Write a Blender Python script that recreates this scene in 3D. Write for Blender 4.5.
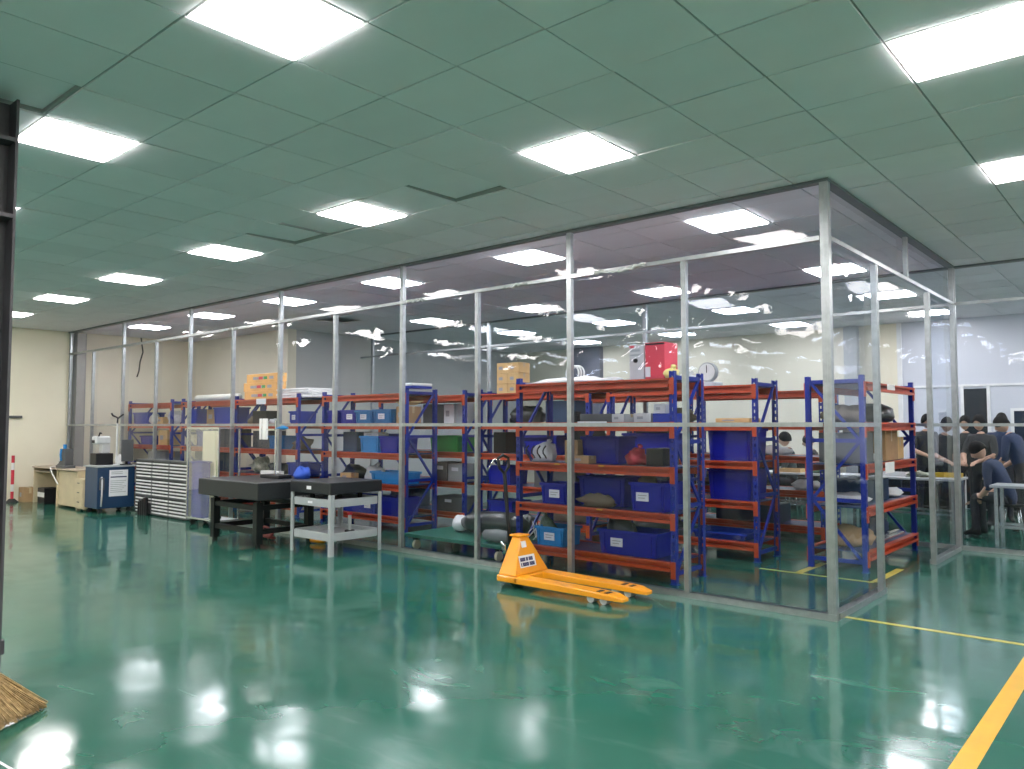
import bpy, math, random
from math import sin, cos, pi, radians, atan2, sqrt
from mathutils import Vector, Matrix, noise
random.seed(7)
S = bpy.context.scene
for o in list(bpy.data.objects): bpy.data.objects.remove(o)

# ------------------------------------------------------------------ camera
EYE = Vector((0, 0, 1.5)); FPX = 775.08; PITCH = radians(3.0112); YAW = radians(40.7514)
FW = Vector((-sin(YAW)*cos(PITCH), cos(YAW)*cos(PITCH), sin(PITCH)))
RT = Vector((cos(YAW), sin(YAW), 0)); UP = RT.cross(FW)
cam = bpy.data.cameras.new('camera'); camo = bpy.data.objects.new('camera', cam)
S.collection.objects.link(camo)
cam.sensor_width = 36; cam.lens = FPX/1024*36; cam.clip_end = 200; cam.clip_start = 0.05
camo.matrix_world = Matrix(((RT.x, UP.x, -FW.x, EYE.x), (RT.y, UP.y, -FW.y, EYE.y), (RT.z, UP.z, -FW.z, EYE.z), (0, 0, 0, 1)))
S.camera = camo
# ------------------------------------------------------------------ world, exposure
w = bpy.data.worlds.new('world'); S.world = w; w.use_nodes = True
w.node_tree.nodes['Background'].inputs[0].default_value = (0.8, 0.9, 1, 1)
w.node_tree.nodes['Background'].inputs[1].default_value = 0.02
S.view_settings.view_transform = 'Standard'; S.view_settings.look = 'None'
S.view_settings.gamma = 1; S.view_settings.use_curve_mapping = False
S.view_settings.exposure = 0.0
PANEL = 34.0            # radiance of the ceiling light panels

# ------------------------------------------------------------------ helpers
def ray(px, py): return FW + RT*((px-512)/FPX) + UP*((384.5-py)/FPX)
def atY(px, py, Y): d = ray(px, py); return EYE + d*(Y/d.y)
def atX(px, py, X): d = ray(px, py); return EYE + d*(X/d.x)
def atZ(px, py, z): d = ray(px, py); return EYE + d*((z-EYE.z)/d.z)
def proj(p):
    v = Vector(p)-EYE; k = v.dot(FW)
    return (512+FPX*v.dot(RT)/k, 384.5-FPX*v.dot(UP)/k, k)
COL = S.collection
MATS = {}
def mat(name, col, rough=0.5, metal=0.0, var=0.06, scale=6.0, bump=0.0, bscale=60.0, rnd=0.0, spec=0.5, coat=0.0):
    if name in MATS: return MATS[name]
    m = bpy.data.materials.new(name); m.use_nodes = True; nt = m.node_tree; b = nt.nodes['Principled BSDF']
    b.inputs['Roughness'].default_value = rough; b.inputs['Metallic'].default_value = metal
    b.inputs['Specular IOR Level'].default_value = spec
    b.inputs['Coat Weight'].default_value = coat
    tc = nt.nodes.new('ShaderNodeTexCoord'); n = nt.nodes.new('ShaderNodeTexNoise')
    n.inputs['Scale'].default_value = scale; n.inputs['Detail'].default_value = 5
    nt.links.new(tc.outputs['Object'], n.inputs['Vector'])
    r = nt.nodes.new('ShaderNodeMapRange'); r.inputs[1].default_value = 0.3; r.inputs[2].default_value = 0.7
    r.inputs[3].default_value = 1-var; r.inputs[4].default_value = 1+var
    nt.links.new(n.outputs[0], r.inputs[0])
    src = r.outputs[0]
    if rnd:
        oi = nt.nodes.new('ShaderNodeObjectInfo'); r2 = nt.nodes.new('ShaderNodeMapRange')
        r2.inputs[3].default_value = 1-rnd; r2.inputs[4].default_value = 1+rnd
        nt.links.new(oi.outputs['Random'], r2.inputs[0]); mu = nt.nodes.new('ShaderNodeMath'); mu.operation = 'MULTIPLY'
        nt.links.new(src, mu.inputs[0]); nt.links.new(r2.outputs[0], mu.inputs[1]); src = mu.outputs[0]
    h = nt.nodes.new('ShaderNodeVectorMath'); h.operation = 'SCALE'; h.inputs[0].default_value = col
    nt.links.new(src, h.inputs['Scale']); nt.links.new(h.outputs[0], b.inputs['Base Color'])
    if bump:
        n2 = nt.nodes.new('ShaderNodeTexNoise'); n2.inputs['Scale'].default_value = bscale; n2.inputs['Detail'].default_value = 3
        nt.links.new(tc.outputs['Object'], n2.inputs['Vector'])
        bp = nt.nodes.new('ShaderNodeBump'); bp.inputs['Strength'].default_value = bump; bp.inputs['Distance'].default_value = 0.01; bp.inputs['Filter Width'].default_value = 1.0
        nt.links.new(n2.outputs[0], bp.inputs['Height']); nt.links.new(bp.outputs[0], b.inputs['Normal'])
    MATS[name] = m; return m

class MB:
    """collects shapes; build() links them as one mesh object"""
    def __init__(s): s.v = []; s.f = []; s.mi = []; s.sm = []
    def add(s, vs, fs, mi=0, smooth=False):
        k = len(s.v); s.v += [tuple(p) for p in vs]
        for f in fs: s.f.append(tuple(i+k for i in f)); s.mi.append(mi); s.sm.append(smooth)
        return s
    def box(s, c, d, rz=0.0, mi=0, M=None, taper=1.0):
        x, y, z = d[0]/2, d[1]/2, d[2]/2; t = taper
        P = [(-x*t,-y*t,-z),(x*t,-y*t,-z),(x*t,y*t,-z),(-x*t,y*t,-z),(-x,-y,z),(x,-y,z),(x,y,z),(-x,y,z)]
        cc, ss = cos(rz), sin(rz); out = []
        for p in P:
            if M is not None: q = M @ Vector(p)
            else: q = (p[0]*cc-p[1]*ss, p[0]*ss+p[1]*cc, p[2])
            out.append((q[0]+c[0], q[1]+c[1], q[2]+c[2]))
        return s.add(out, [(3,2,1,0),(4,5,6,7),(0,1,5,4),(1,2,6,5),(2,3,7,6),(3,0,4,7)], mi)
    def b2(s, a, b, mi=0): # box from min corner to max corner
        return s.box([(a[i]+b[i])/2 for i in range(3)], [abs(b[i]-a[i]) for i in range(3)], 0, mi)
    def bar(s, p, q, wx, wy=None, mi=0):
        p, q = Vector(p), Vector(q); d = q-p; L = d.length
        M = d.to_track_quat('Z', 'Y').to_matrix()
        return s.box((p+q)/2, (wx, wy or wx, L), 0, mi, M)
    def tube(s, pts, r, n=8, mi=0, closed=False, caps=True):
        pts = [Vector(p) for p in pts]; m = len(pts); vs = []; fs = []
        rs = r if isinstance(r, (list, tuple)) else [r]*m
        prev = None
        for i, p in enumerate(pts):
            if closed: t = pts[(i+1) % m]-pts[i-1]
            else: t = pts[min(i+1, m-1)]-pts[max(i-1, 0)]
            t.normalize()
            if prev is None: u = t.orthogonal().normalized()
            else:
                u = prev - t*prev.dot(t)
                u = u.normalized() if u.length > 1e-6 else t.orthogonal().normalized()
            prev = u; vv = t.cross(u)
            for k in range(n):
                a = 2*pi*k/n; vs.append(p+(u*cos(a)+vv*sin(a))*rs[i])
        for i in range(m if closed else m-1):
            j = (i+1) % m
            for k in range(n): fs.append((i*n+k, i*n+(k+1) % n, j*n+(k+1) % n, j*n+k))
        if caps and not closed: fs.append(tuple(range(n-1, -1, -1))); fs.append(tuple((m-1)*n+k for k in range(n)))
        return s.add(vs, fs, mi, True)
    def cyl(s, c, r, h, n=16, mi=0, r2=None, axis='Z'):
        r2 = r if r2 is None else r2; vs = []
        for z, rr in ((-h/2, r), (h/2, r2)):
            for k in range(n):
                a = 2*pi*k/n; p = (rr*cos(a), rr*sin(a), z)
                if axis == 'X': p = (p[2], p[0], p[1])
                if axis == 'Y': p = (p[1], p[2], p[0])
                vs.append((p[0]+c[0], p[1]+c[1], p[2]+c[2]))
        fs = [(k, (k+1) % n, n+(k+1) % n, n+k) for k in range(n)]
        s.add(vs, fs, mi, True)
        s.add(vs, [tuple(range(n-1, -1, -1)), tuple(range(n, 2*n))], mi)
        return s
    def lump(s, c, d, seed=0, amp=0.25, nu=14, nv=9, mi=0, flat=True):
        vs = []; fs = []
        for j in range(nv+1):
            th = pi*j/nv
            for i in range(nu):
                ph = 2*pi*i/nu; p = Vector((sin(th)*cos(ph), sin(th)*sin(ph), cos(th)))
                k = 1+amp*noise.noise(p*1.9+Vector((seed*3.1, seed, 0)))*1.6+amp*.5*noise.noise(p*5+Vector((seed, 0, 7)))
                q = Vector((p.x*d[0]/2*k, p.y*d[1]/2*k, p.z*d[2]/2*k))
                if flat and q.z < -d[2]*.32: q.z = -d[2]*.32
                vs.append((q.x+c[0], q.y+c[1], q.z+c[2]+d[2]*.32))
        for j in range(nv):
            for i in range(nu): fs.append((j*nu+i, (j+1)*nu+i, (j+1)*nu+(i+1) % nu, j*nu+(i+1) % nu))
        return s.add(vs, fs, mi, True)
    def mesh(s, name, mats):
        me = bpy.data.meshes.new(name); me.from_pydata(s.v, [], s.f)
        for m in (mats if isinstance(mats, (list, tuple)) else [mats]): me.materials.append(m)
        me.polygons.foreach_set('material_index', s.mi); me.polygons.foreach_set('use_smooth', s.sm); me.update()
        return me
    def build(s, name, mats, parent=None, bevel=0.0, loc=None):
        o = bpy.data.objects.new(name, s.mesh(name, mats)); COL.objects.link(o)
        if parent is not None: o.parent = parent
        if loc is not None: o.location = loc
        if bevel:
            bv = o.modifiers.new('bevel', 'BEVEL'); bv.width = bevel; bv.segments = 2; bv.limit_method = 'ANGLE'; bv.angle_limit = radians(40)
        return o
def tag(o, label=None, cat=None, group=None, kind=None):
    if label: o['label'] = label
    if cat: o['category'] = cat
    if group: o['group'] = group
    if kind: o['kind'] = kind
    return o
def thing(name, label, cat, loc=(0, 0, 0), rz=0.0, group=None):
    o = bpy.data.objects.new(name, None); COL.objects.link(o); o.empty_display_size = 0.1
    o.location = loc; o.rotation_euler = (0, 0, rz); return tag(o, label, cat, group)
def inst(name, me, parent=None, loc=(0, 0, 0), rot=(0, 0, 0), mods=None):
    o = bpy.data.objects.new(name, me); COL.objects.link(o); o.location = loc; o.rotation_euler = rot
    if parent is not None: o.parent = parent
    return o
def copy_tree(o, parent=None):
    c = o.copy(); COL.objects.link(c)
    if parent is not None: c.parent = parent
    for ch in list(o.children): copy_tree(ch, c)
    return c

# ------------------------------------------------------------------ materials
CREAM = mat('cream_wall_paint', (0.83, 0.775, 0.62), 0.7, var=0.03, scale=1.2, bump=0.05, bscale=90)
GREYWALL = mat('grey_wall_paint', (0.52, 0.53, 0.53), 0.7, var=0.03, scale=1.2)
WHITEWALL = mat('white_panel_wall', (0.60, 0.62, 0.68), 0.5, var=0.02, scale=1.0)
TILE = mat('ceiling_tile_board', (0.80, 0.79, 0.82), 0.85, var=0.02, scale=3, bump=0.08, bscale=120, rnd=0.045)
TBAR = mat('ceiling_grid_metal', (0.30, 0.32, 0.32), 0.5, 0.0, var=0.05)
PLENUM = mat('dark_plenum', (0.05, 0.05, 0.05), 0.9)
GALV = mat('galvanised_steel', (0.40, 0.425, 0.435), 0.34, 0.85, var=0.12, scale=14, bump=0.05, bscale=30)
DARKTRACK = mat('dark_track_steel', (0.16, 0.18, 0.19), 0.5, 0.4)
STEELCOL = mat('dark_steel_column', (0.075, 0.070, 0.080), 0.5, 0.1, var=0.2, scale=4, bump=0.1, bscale=20)
COLGREY = mat('grey_column_steel', (0.34, 0.34, 0.33), 0.5, 0.3)
BLUE = mat('rack_blue_paint', (0.008, 0.026, 0.27), 0.42, 0.0, var=0.10, scale=8, spec=.35)
DECK = mat('rack_deck_steel', (0.02, 0.04, 0.15), 0.4, 0.2, var=0.1)
ORANGE = mat('rack_orange_paint', (0.50, 0.062, 0.020), 0.38, 0.0, var=0.10, scale=8)
BIN_D = mat('bin_deep_blue', (0.005, 0.010, 0.30), 0.42, var=0.08, spec=.3)
BIN_M = mat('bin_mid_blue', (0.008, 0.038, 0.38), 0.42, var=0.08, spec=.3)
BIN_L = mat('bin_light_blue', (0.012, 0.24, 0.60), 0.38, var=0.08)
BIN_T = mat('bin_teal_blue', (0.010, 0.16, 0.40), 0.38, var=0.08)
BIN_G = mat('bin_green', (0.02, 0.30, 0.06), 0.4, var=0.08)
PAPER = mat('white_paper', (0.80, 0.81, 0.84), 0.6, var=0.03)
INK = mat('dark_blue_ink', (0.03, 0.035, 0.12), 0.6)
GREYINK = mat('grey_print', (0.35, 0.36, 0.38), 0.6)
CARD = mat('brown_cardboard', (0.42, 0.27, 0.14), 0.75, var=0.08, scale=10)
CARDY = mat('yellow_cardboard', (0.70, 0.46, 0.20), 0.75, var=0.08, scale=10)
CARDO = mat('orange_carton', (0.80, 0.42, 0.12), 0.65, var=0.10, scale=7)
TAPE = mat('packing_tape', (0.55, 0.42, 0.25), 0.3)
BLACK = mat('black_plastic', (0.011, 0.011, 0.013), 0.45, var=0.1, spec=.35)
RUBBER = mat('black_rubber', (0.025, 0.025, 0.025), 0.7)
DGREY = mat('dark_grey_plastic', (0.09, 0.095, 0.10), 0.5)
GREY = mat('grey_paint', (0.38, 0.41, 0.42), 0.45, var=0.05)
LGREY = mat('light_grey_plastic', (0.60, 0.61, 0.62), 0.45)
WHITE = mat('white_plastic', (0.80, 0.80, 0.79), 0.45)
GRANITE = mat('black_granite', (0.022, 0.025, 0.028), 0.36, var=0.25, scale=80, bump=0.02, spec=.35)
BLACKSTEEL = mat('black_painted_steel', (0.008, 0.011, 0.011), 0.45, spec=.3)
YELLOW = mat('yellow_machine_paint', (0.86, 0.34, 0.012), 0.32, var=0.05, scale=5, coat=0.3)
LINEY = mat('yellow_floor_paint', (0.66, 0.36, 0.02), 0.3, var=0.10, scale=5)
LINEP = mat('pale_yellow_floor_paint', (0.50, 0.42, 0.09), 0.3, var=0.12, scale=5)
NAVYCAB = mat('navy_cabinet_paint', (0.012, 0.045, 0.11), 0.38, var=0.06)
BEIGE = mat('beige_laminate', (0.62, 0.52, 0.34), 0.5)
WOODTOP = mat('worn_wood_top', (0.45, 0.37, 0.28), 0.5, var=0.1)
STRAW = mat('broom_straw', (0.42, 0.29, 0.13), 0.75, var=0.35, scale=40)
RED = mat('red_paint', (0.62, 0.03, 0.06), 0.4)
REDP = mat('red_carton_print', (0.72, 0.05, 0.09), 0.5, var=0.05)
GREENDK = mat('dark_green_paint', (0.025, 0.16, 0.11), 0.35, var=0.1)
BAGB = mat('black_plastic_bag', (0.03, 0.035, 0.035), 0.28, var=0.2, bump=0.4, bscale=14)
BAGW = mat('white_plastic_bag', (0.75, 0.76, 0.76), 0.35, var=0.08, bump=0.4, bscale=16)
BAGR = mat('pink_red_bag', (0.60, 0.05, 0.08), 0.4, bump=0.3, bscale=16)
CLOTH = mat('brown_grey_cloth', (0.16, 0.13, 0.09), 0.8, var=0.15, bump=0.4, bscale=20)
CABLE = mat('yellow_green_cable', (0.20, 0.22, 0.03), 0.4)
CHROME = mat('bright_steel', (0.75, 0.76, 0.77), 0.22, 0.9, var=0.04)
SKIN = mat('skin', (0.55, 0.33, 0.23), 0.55, var=0.04)
HAIR = mat('black_hair', (0.008, 0.007, 0.007), 0.7, bump=0.3, bscale=60, spec=.2)
NAVY = mat('navy_cloth', (0.015, 0.032, 0.085), 0.8, var=0.12, bump=0.2, bscale=30)
DKSHIRT = mat('charcoal_cloth', (0.030, 0.034, 0.036), 0.8, var=0.12, bump=0.2, bscale=30)
GREENSH = mat('grey_green_cloth', (0.06, 0.08, 0.085), 0.8, var=0.12, bump=0.2, bscale=30)
TROUS = mat('dark_trousers', (0.018, 0.02, 0.03), 0.8, var=0.1)

def emis(name, col, st):
    m = bpy.data.materials.new(name); m.use_nodes = True; nt = m.node_tree; nt.nodes.clear()
    e = nt.nodes.new('ShaderNodeEmission'); e.inputs[0].default_value = (*col, 1); e.inputs[1].default_value = st
    o = nt.nodes.new('ShaderNodeOutputMaterial'); nt.links.new(e.outputs[0], o.inputs[0]); return m
PANELM = emis('light_panel_diffuser', (1.0, 0.955, 0.945), PANEL)

def film_mat(name, tint, haze, refl=1.0, rough=0.03, bump=0.05):
    m = bpy.data.materials.new(name); m.use_nodes = True; nt = m.node_tree; nt.nodes.clear(); N = nt.nodes.new; L = nt.links.new
    out = N('ShaderNodeOutputMaterial'); tr = N('ShaderNodeBsdfTransparent'); tr.inputs[0].default_value = (*tint, 1)
    df = N('ShaderNodeBsdfTranslucent'); df.inputs[0].default_value = (0.8, 0.84, 0.92, 1)
    d2 = N('ShaderNodeBsdfDiffuse'); d2.inputs[0].default_value = (0.8, 0.84, 0.92, 1)
    ad = N('ShaderNodeMixShader'); ad.inputs[0].default_value = 0.5; L(df.outputs[0], ad.inputs[1]); L(d2.outputs[0], ad.inputs[2])
    mx = N('ShaderNodeMixShader'); L(tr.outputs[0], mx.inputs[1]); L(ad.outputs[0], mx.inputs[2])
    tc = N('ShaderNodeTexCoord'); n0 = N('ShaderNodeTexNoise'); n0.inputs['Scale'].default_value = 1.3; n0.inputs['Detail'].default_value = 4
    L(tc.outputs['Object'], n0.inputs['Vector']); mr = N('ShaderNodeMapRange'); mr.inputs[3].default_value = haze*.5; mr.inputs[4].default_value = haze*1.5
    mr.inputs[1].default_value = .3; mr.inputs[2].default_value = .7; L(n0.outputs[0], mr.inputs[0]); L(mr.outputs[0], mx.inputs[0])
    gl = N('ShaderNodeBsdfGlossy'); gl.inputs['Roughness'].default_value = rough; gl.inputs[0].default_value = (1, 1, 1, 1)
    n1 = N('ShaderNodeTexNoise'); n1.inputs['Scale'].default_value = 5; n1.inputs['Detail'].default_value = 2
    L(tc.outputs['Object'], n1.inputs['Vector']); bp = N('ShaderNodeBump'); bp.inputs['Strength'].default_value = bump; bp.inputs['Distance'].default_value = .02; bp.inputs['Filter Width'].default_value = 1.0
    L(n1.outputs[0], bp.inputs['Height']); L(bp.outputs[0], gl.inputs['Normal'])
    fr = N('ShaderNodeFresnel'); fr.inputs[0].default_value = 1.45
    mu = N('ShaderNodeMath'); mu.operation = 'MULTIPLY'; mu.inputs[1].default_value = .85*refl; mu.use_clamp = True; L(fr.outputs[0], mu.inputs[0])
    m2 = N('ShaderNodeMixShader'); L(mu.outputs[0], m2.inputs[0]); L(mx.outputs[0], m2.inputs[1]); L(gl.outputs[0], m2.inputs[2])
    L(m2.outputs[0], out.inputs[0]); return m
FILM = film_mat('clear_plastic_film', (0.79, 0.835, 0.90), 0.0015)
ACRYL = film_mat('clear_acrylic', (0.975, 0.98, 0.98), 0.004, .45, 0.02, 0.02)

def floor_mat():
    m = bpy.data.materials.new('green_epoxy_floor'); m.use_nodes = True; nt = m.node_tree; b = nt.nodes['Principled BSDF']; N = nt.nodes.new; L = nt.links.new
    tc = N('ShaderNodeTexCoord')
    def nz(scale, detail, sx=1, sy=1, rot=0.0, dist=0.0):
        mp = N('ShaderNodeMapping'); mp.inputs['Scale'].default_value = (sx, sy, 1); mp.inputs['Rotation'].default_value = (0, 0, rot); mp.inputs['Location'].default_value = (41.37, 33.71, 5.43)
        L(tc.outputs['Object'], mp.inputs[0]); n = N('ShaderNodeTexNoise'); n.inputs['Scale'].default_value = scale; n.inputs['Detail'].default_value = detail
        n.inputs['Distortion'].default_value = dist; L(mp.outputs[0], n.inputs['Vector']); return n
    c = nz(0.55, 6); cr = N('ShaderNodeValToRGB')
    cr.color_ramp.elements[0].position = .32; cr.color_ramp.elements[0].color = (0.017, 0.098, 0.068, 1)
    cr.color_ramp.elements[1].position = .70; cr.color_ramp.elements[1].color = (0.030, 0.135, 0.098, 1)
    L(c.outputs[0], cr.inputs[0])
    sc = nz(1.5, 8, 1, 2.2, radians(38), 1.6); sr = N('ShaderNodeMapRange'); sr.inputs[1].default_value = .56; sr.inputs[2].default_value = .72; sr.inputs[3].default_value = 0; sr.inputs[4].default_value = .30
    L(sc.outputs[0], sr.inputs[0]); mxc = N('ShaderNodeMix'); mxc.data_type = 'RGBA'; L(sr.outputs[0], mxc.inputs[0]); L(cr.outputs[0], mxc.inputs[6]); mxc.inputs[7].default_value = (.10, .22, .18, 1)   # trowel smears and scuffs; pale streaks also painted in for broken-up reflections
    L(mxc.outputs[2], b.inputs['Base Color'])
    r = nz(0.9, 7, 1, 1.8, 0.5, 0.6); rr = N('ShaderNodeMapRange'); rr.inputs[1].default_value = .3; rr.inputs[2].default_value = .72
    rr.inputs[3].default_value = .07; rr.inputs[4].default_value = .19; L(r.outputs[0], rr.inputs[0]); L(rr.outputs[0], b.inputs['Roughness'])
    b.inputs['IOR'].default_value = 1.5
    b1 = nz(1.3, 2, 1, 1, 0.3); b2 = nz(3.6, 4, 1, 2.4, radians(41), 0.0)
    a = N('ShaderNodeMath'); a.operation = 'MULTIPLY'; a.inputs[1].default_value = .05; L(b2.outputs[0], a.inputs[0])
    s = N('ShaderNodeMath'); s.operation = 'ADD'; L(b1.outputs[0], s.inputs[0]); L(a.outputs[0], s.inputs[1])
    bp = N('ShaderNodeBump'); bp.inputs['Strength'].default_value = 1.0; bp.inputs['Distance'].default_value = .0085; bp.inputs['Filter Width'].default_value = 2.0
    L(s.outputs[0], bp.inputs['Height']); L(bp.outputs[0], b.inputs['Normal'])
    return m
FLOORM = floor_mat()

# ------------------------------------------------------------------ room shell
H = 3.4576; G = 0.6117; LX0, LY0 = -3.224, 4.455
XL, XR, YF, YB = -17.55, 8.0, -8.0, 16.0
XN, YN = -13.6, 8.85        # projecting corner of the cream room at the back left
YP, XC, ZR = 6.2, -2.075, 2.98    # partition plane, partition corner, upper rail height
YQ = 10.7                   # rear partition plane
def struct(name, mb, m, bevel=0): return tag(mb.build(name, m, None, bevel), kind='structure')
floor = struct('floor', MB().b2((XL-.2, YF-.2, -.12), (XR+.2, YB+.2, 0)), FLOORM)
struct('wall_left', MB().b2((XL-.2, YF-.2, 0), (XL, YN, H+.35)), CREAM)
struct('wall_back_left', MB().b2((XL-.2, YN, 0), (XN, YN+.2, H+.35)), CREAM)
struct('wall_return', MB().b2((XN-.2, YN+.2, 0), (XN, YB, H+.35)), GREYWALL)
struct('wall_back', MB().b2((XN-.2, YB, 0), (-4.02, YB+.2, H+.35)), CREAM)
wbr = struct('wall_back_right', MB().b2((-4.02, YB, 0), (XR, YB+.2, H+.35)), WHITEWALL)
struct('wall_right', MB().b2((XR, YF-.2, 0), (XR+.2, YB+.2, H+.35)), CREAM)
struct('wall_front', MB().b2((XL, YF-.2, 0), (XR, YF, H+.35)), CREAM)
ceiling = struct('ceiling', MB().b2((XL-.2, YF-.2, H+.33), (XR+.2, YB+.2, H+.38)), PLENUM)
# T-bar grid
gx0 = LX0-G/2; gy0 = LY0-G/2
kx0 = math.ceil((XL-gx0)/G); kx1 = math.floor((XR-gx0)/G); ky0 = math.ceil((YF-gy0)/G); ky1 = math.floor((YB-gy0)/G)
mb = MB()
for k in range(kx0, kx1+1): mb.b2((gx0+k*G-.012, YF, H+.002), (gx0+k*G+.012, YB, H+.03))
tb = mb.build('grid_bar', TBAR, ceiling); tb['kind'] = 'stuff'
mb = MB()
for k in range(ky0, ky1+1): mb.b2((XL, gy0+k*G-.012, H+.0025), (XR, gy0+k*G+.012, H+.03))
tb = mb.build('grid_bar', TBAR, ceiling); tb['kind'] = 'stuff'
# lights
LIGHTS = []
ROWS = [LY0-4*G*4, LY0-4*G*3, LY0-4*G*2, LY0-4*G, LY0, LY0+4*G, LY0+9*G, LY0+13*G, LY0+17*G]
for i in range(-5, 5):
    for Y in ROWS:
        X = LX0+i*4*G
        if X < -12 and Y > YN-.4: continue
        LIGHTS.append((X, Y))
fr_me = MB()
hw = G/2-.008
for (a, b) in (((-hw, -hw), (hw, -hw+.012)), ((-hw, hw-.012), (hw, hw)), ((-hw, -hw+.012), (-hw+.012, hw-.012)), ((hw-.012, -hw+.012), (hw, hw-.012))):
    fr_me.b2((*a, -.010), (*b, .006))
fr_me = fr_me.mesh('frame', WHITE); df_me = MB().b2((-hw+.014, -hw+.014, -.021), (hw-.014, hw-.014, .004)).mesh('diffuser', PANELM)
LSET = set()
_w = 'square white ceiling light panel '
LLAB = {(0, 4): _w+'over the open floor before the pallet jack', (-1, 4): _w+'beside the lifted ceiling tile before the cart', (-2, 4): _w+'over the open floor before the granite table',
        (-3, 4): _w+'over the open floor before the clear case', (-4, 4): _w+'over the open floor before the drawer cabinets', (-5, 4): _w+'over the open floor before the cream desk',
        (-1, 3): _w+'over the floor beside the dark steel column', (0, 3): _w+'over the open floor beyond the straw broom', (1, 4): _w+'over the thick yellow floor line',
        (1, 5): _w+'over the yellow floor line past the partition corner', (0, 5): _w+'just inside the partition corner post', (-1, 5): _w+'above the green trolley in the storage room',
        (-2, 5): _w+'just inside the film wall behind the steel cart', (-3, 5): _w+'just inside the film wall behind the clear case', (-4, 5): _w+'just inside the film wall behind the drawer cabinets',
        (-5, 5): _w+'just inside the film wall near the grey column', (0, 6): _w+'above the crosswise rack inside the doorway'}
for X, Y in LIGHTS:
    LSET.add((round((X-LX0)/G), round((Y-LY0)/G)))
    if X > XC or Y < YP: lab, grp = 'square white ceiling light panel glowing over the open green floor', 'ceiling lights over the open floor'
    elif Y < YQ: lab, grp = 'square white ceiling light panel inside the plastic-curtained storage room', 'ceiling lights in the storage room'
    else: lab, grp = 'square white ceiling light panel over the work area behind the storage room', 'ceiling lights over the work area'
    if Y > YQ: lab, grp = 'square white ceiling light panel over the work area behind the storage room', 'ceiling lights over the work area'
    lab = LLAB.get((round((X-LX0)/(4*G)), ROWS.index(Y)), lab)
    t = thing('ceiling_light', lab, 'ceiling light', (X, Y, H), 0, grp)
    inst('frame', fr_me, t); inst('diffuser', df_me, t)
# tiles
th = G/2-.006
tile_me = MB().box((0, 0, .004), (2*th, 2*th, .014)).mesh('tile', TILE)
cand = []
LOOSE = {}
for px, py, dz, tx, ty in ((452, 190, .035, .02, -.02), (275, 240, .03, .03, 0), (300, 228, .02, 0, .02), (18, 92, .03, .02, 0), (345, 318, .03, 0, .02)):
    p = atZ(px, py, H); LOOSE[(round((p.x-LX0)/G), round((p.y-LY0)/G))] = (dz, tx, ty)
for i in range(math.floor((XL-LX0)/G), math.ceil((XR-LX0)/G)+1):
    for j in range(math.floor((YF-LY0)/G), math.ceil((YB-LY0)/G)+1):
        if (i, j) in LSET: continue
        x, y = LX0+i*G, LY0+j*G
        if x-th < XL or x+th > XR or y-th < YF or y+th > YB: pass
        if x < XN-.1 and y > YN+.1: continue
        pr = proj((x, y, H)); inview = pr[2] > .3 and -60 < pr[0] < 1084 and -60 < pr[1] < 400
        cand.append((0 if inview else 1, (Vector((x, y, H))-EYE).length, i, j, x, y))
cand.sort(); rest = MB()
for n, (_, d, i, j, x, y) in enumerate(cand):
    dz, tx, ty = LOOSE.get((i, j), (random.uniform(-.001, .004), random.gauss(0, .0035), random.gauss(0, .0035)))
    x0, x1 = max(x-th, XL+.002), min(x+th, XR-.002); y0, y1 = max(y-th, YF+.002), min(y+th, YB-.002)
    if x1-x0 < .03 or y1-y0 < .03: continue
    cut = (x1-x0 < 2*th-.001) or (y1-y0 < 2*th-.001)
    if n < 290 and not cut: inst('tile', tile_me, ceiling, (x, y, H-.006+dz), (tx, ty, 0))
    else: rest.b2((x0, y0, H-.009+dz*.5), (x1, y1, H+.006))
o = rest.build('tile_field', TILE, ceiling); o['kind'] = 'stuff'

# painted floor lines (parts of the floor)
def fline(p, q, wd, m):
    p, q = Vector((p[0], p[1], 0)), Vector((q[0], q[1], 0)); c = (p+q)/2; d = q-p
    MB().box((c.x, c.y, .001), (d.length, wd, .002), atan2(d.y, d.x)).build('painted_line', m, floor)
fline((-.775, -3), (-.775, 10.4), .095, LINEY)
fline((-9.0, 6.37), (-.83, 6.37), .05, LINEP)
fline((-.72, 6.37), (3.0, 6.37), .05, LINEP)
fline((-3.4, 7.93), (-2.27, 7.93), .045, LINEP)
fline((-2.27, 7.955), (-2.27, 8.85), .075, LINEP)
fline((-3.0, 7.955), (-3.0, 8.7), .075, LINEP)
# saw-cut joint near the broom
MB().bar((-4.75, 1.12, .0005), (-2.9, 1.3, .0005), .012, .001).build('floor_joint', PAPER, floor)

# ------------------------------------------------------------------ steel and film partitions
random.seed(11)
def ffbm(x, z, s): return noise.noise(Vector((x, z, s)))
def film_mesh(L, z0, z1, seed, fans=(), res=.045):
    nx = max(6, int(L/res)); nz = max(6, int((z1-z0)/res)); vs = []; fs = []
    for j in range(nz+1):
        z = z0+(z1-z0)*j/nz
        for i in range(nx+1):
            x = L*i/nx
            d = .010*ffbm(x*.9, z*.7, seed)+.003*ffbm(x*2.3, z*1.4, seed+5)+.0009*ffbm(x*6, z*2.0, seed+9)
            for (fx, fz, R, amp, n) in fans:
                r = sqrt((x-fx)**2+(z-fz)**2)
                if r < R:
                    a = atan2(z-fz, x-fx); k = (1-r/R)
                    d += amp*.7*k*(0.5-abs((a*n/pi+ffbm(x*3, z*3, seed)*.7) % 1-.5))*min(1, r/.15)
            e = min(1, min(i, nx-i)/3.0)*min(1, min(j, nz-j)/2.0)
            vs.append((x, d*(.15+.85*e), z))
    for j in range(nz):
        for i in range(nx):
            a = j*(nx+1)+i; fs.append((a, a+1, a+nx+2, a+nx+1))
    return vs, fs
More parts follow.
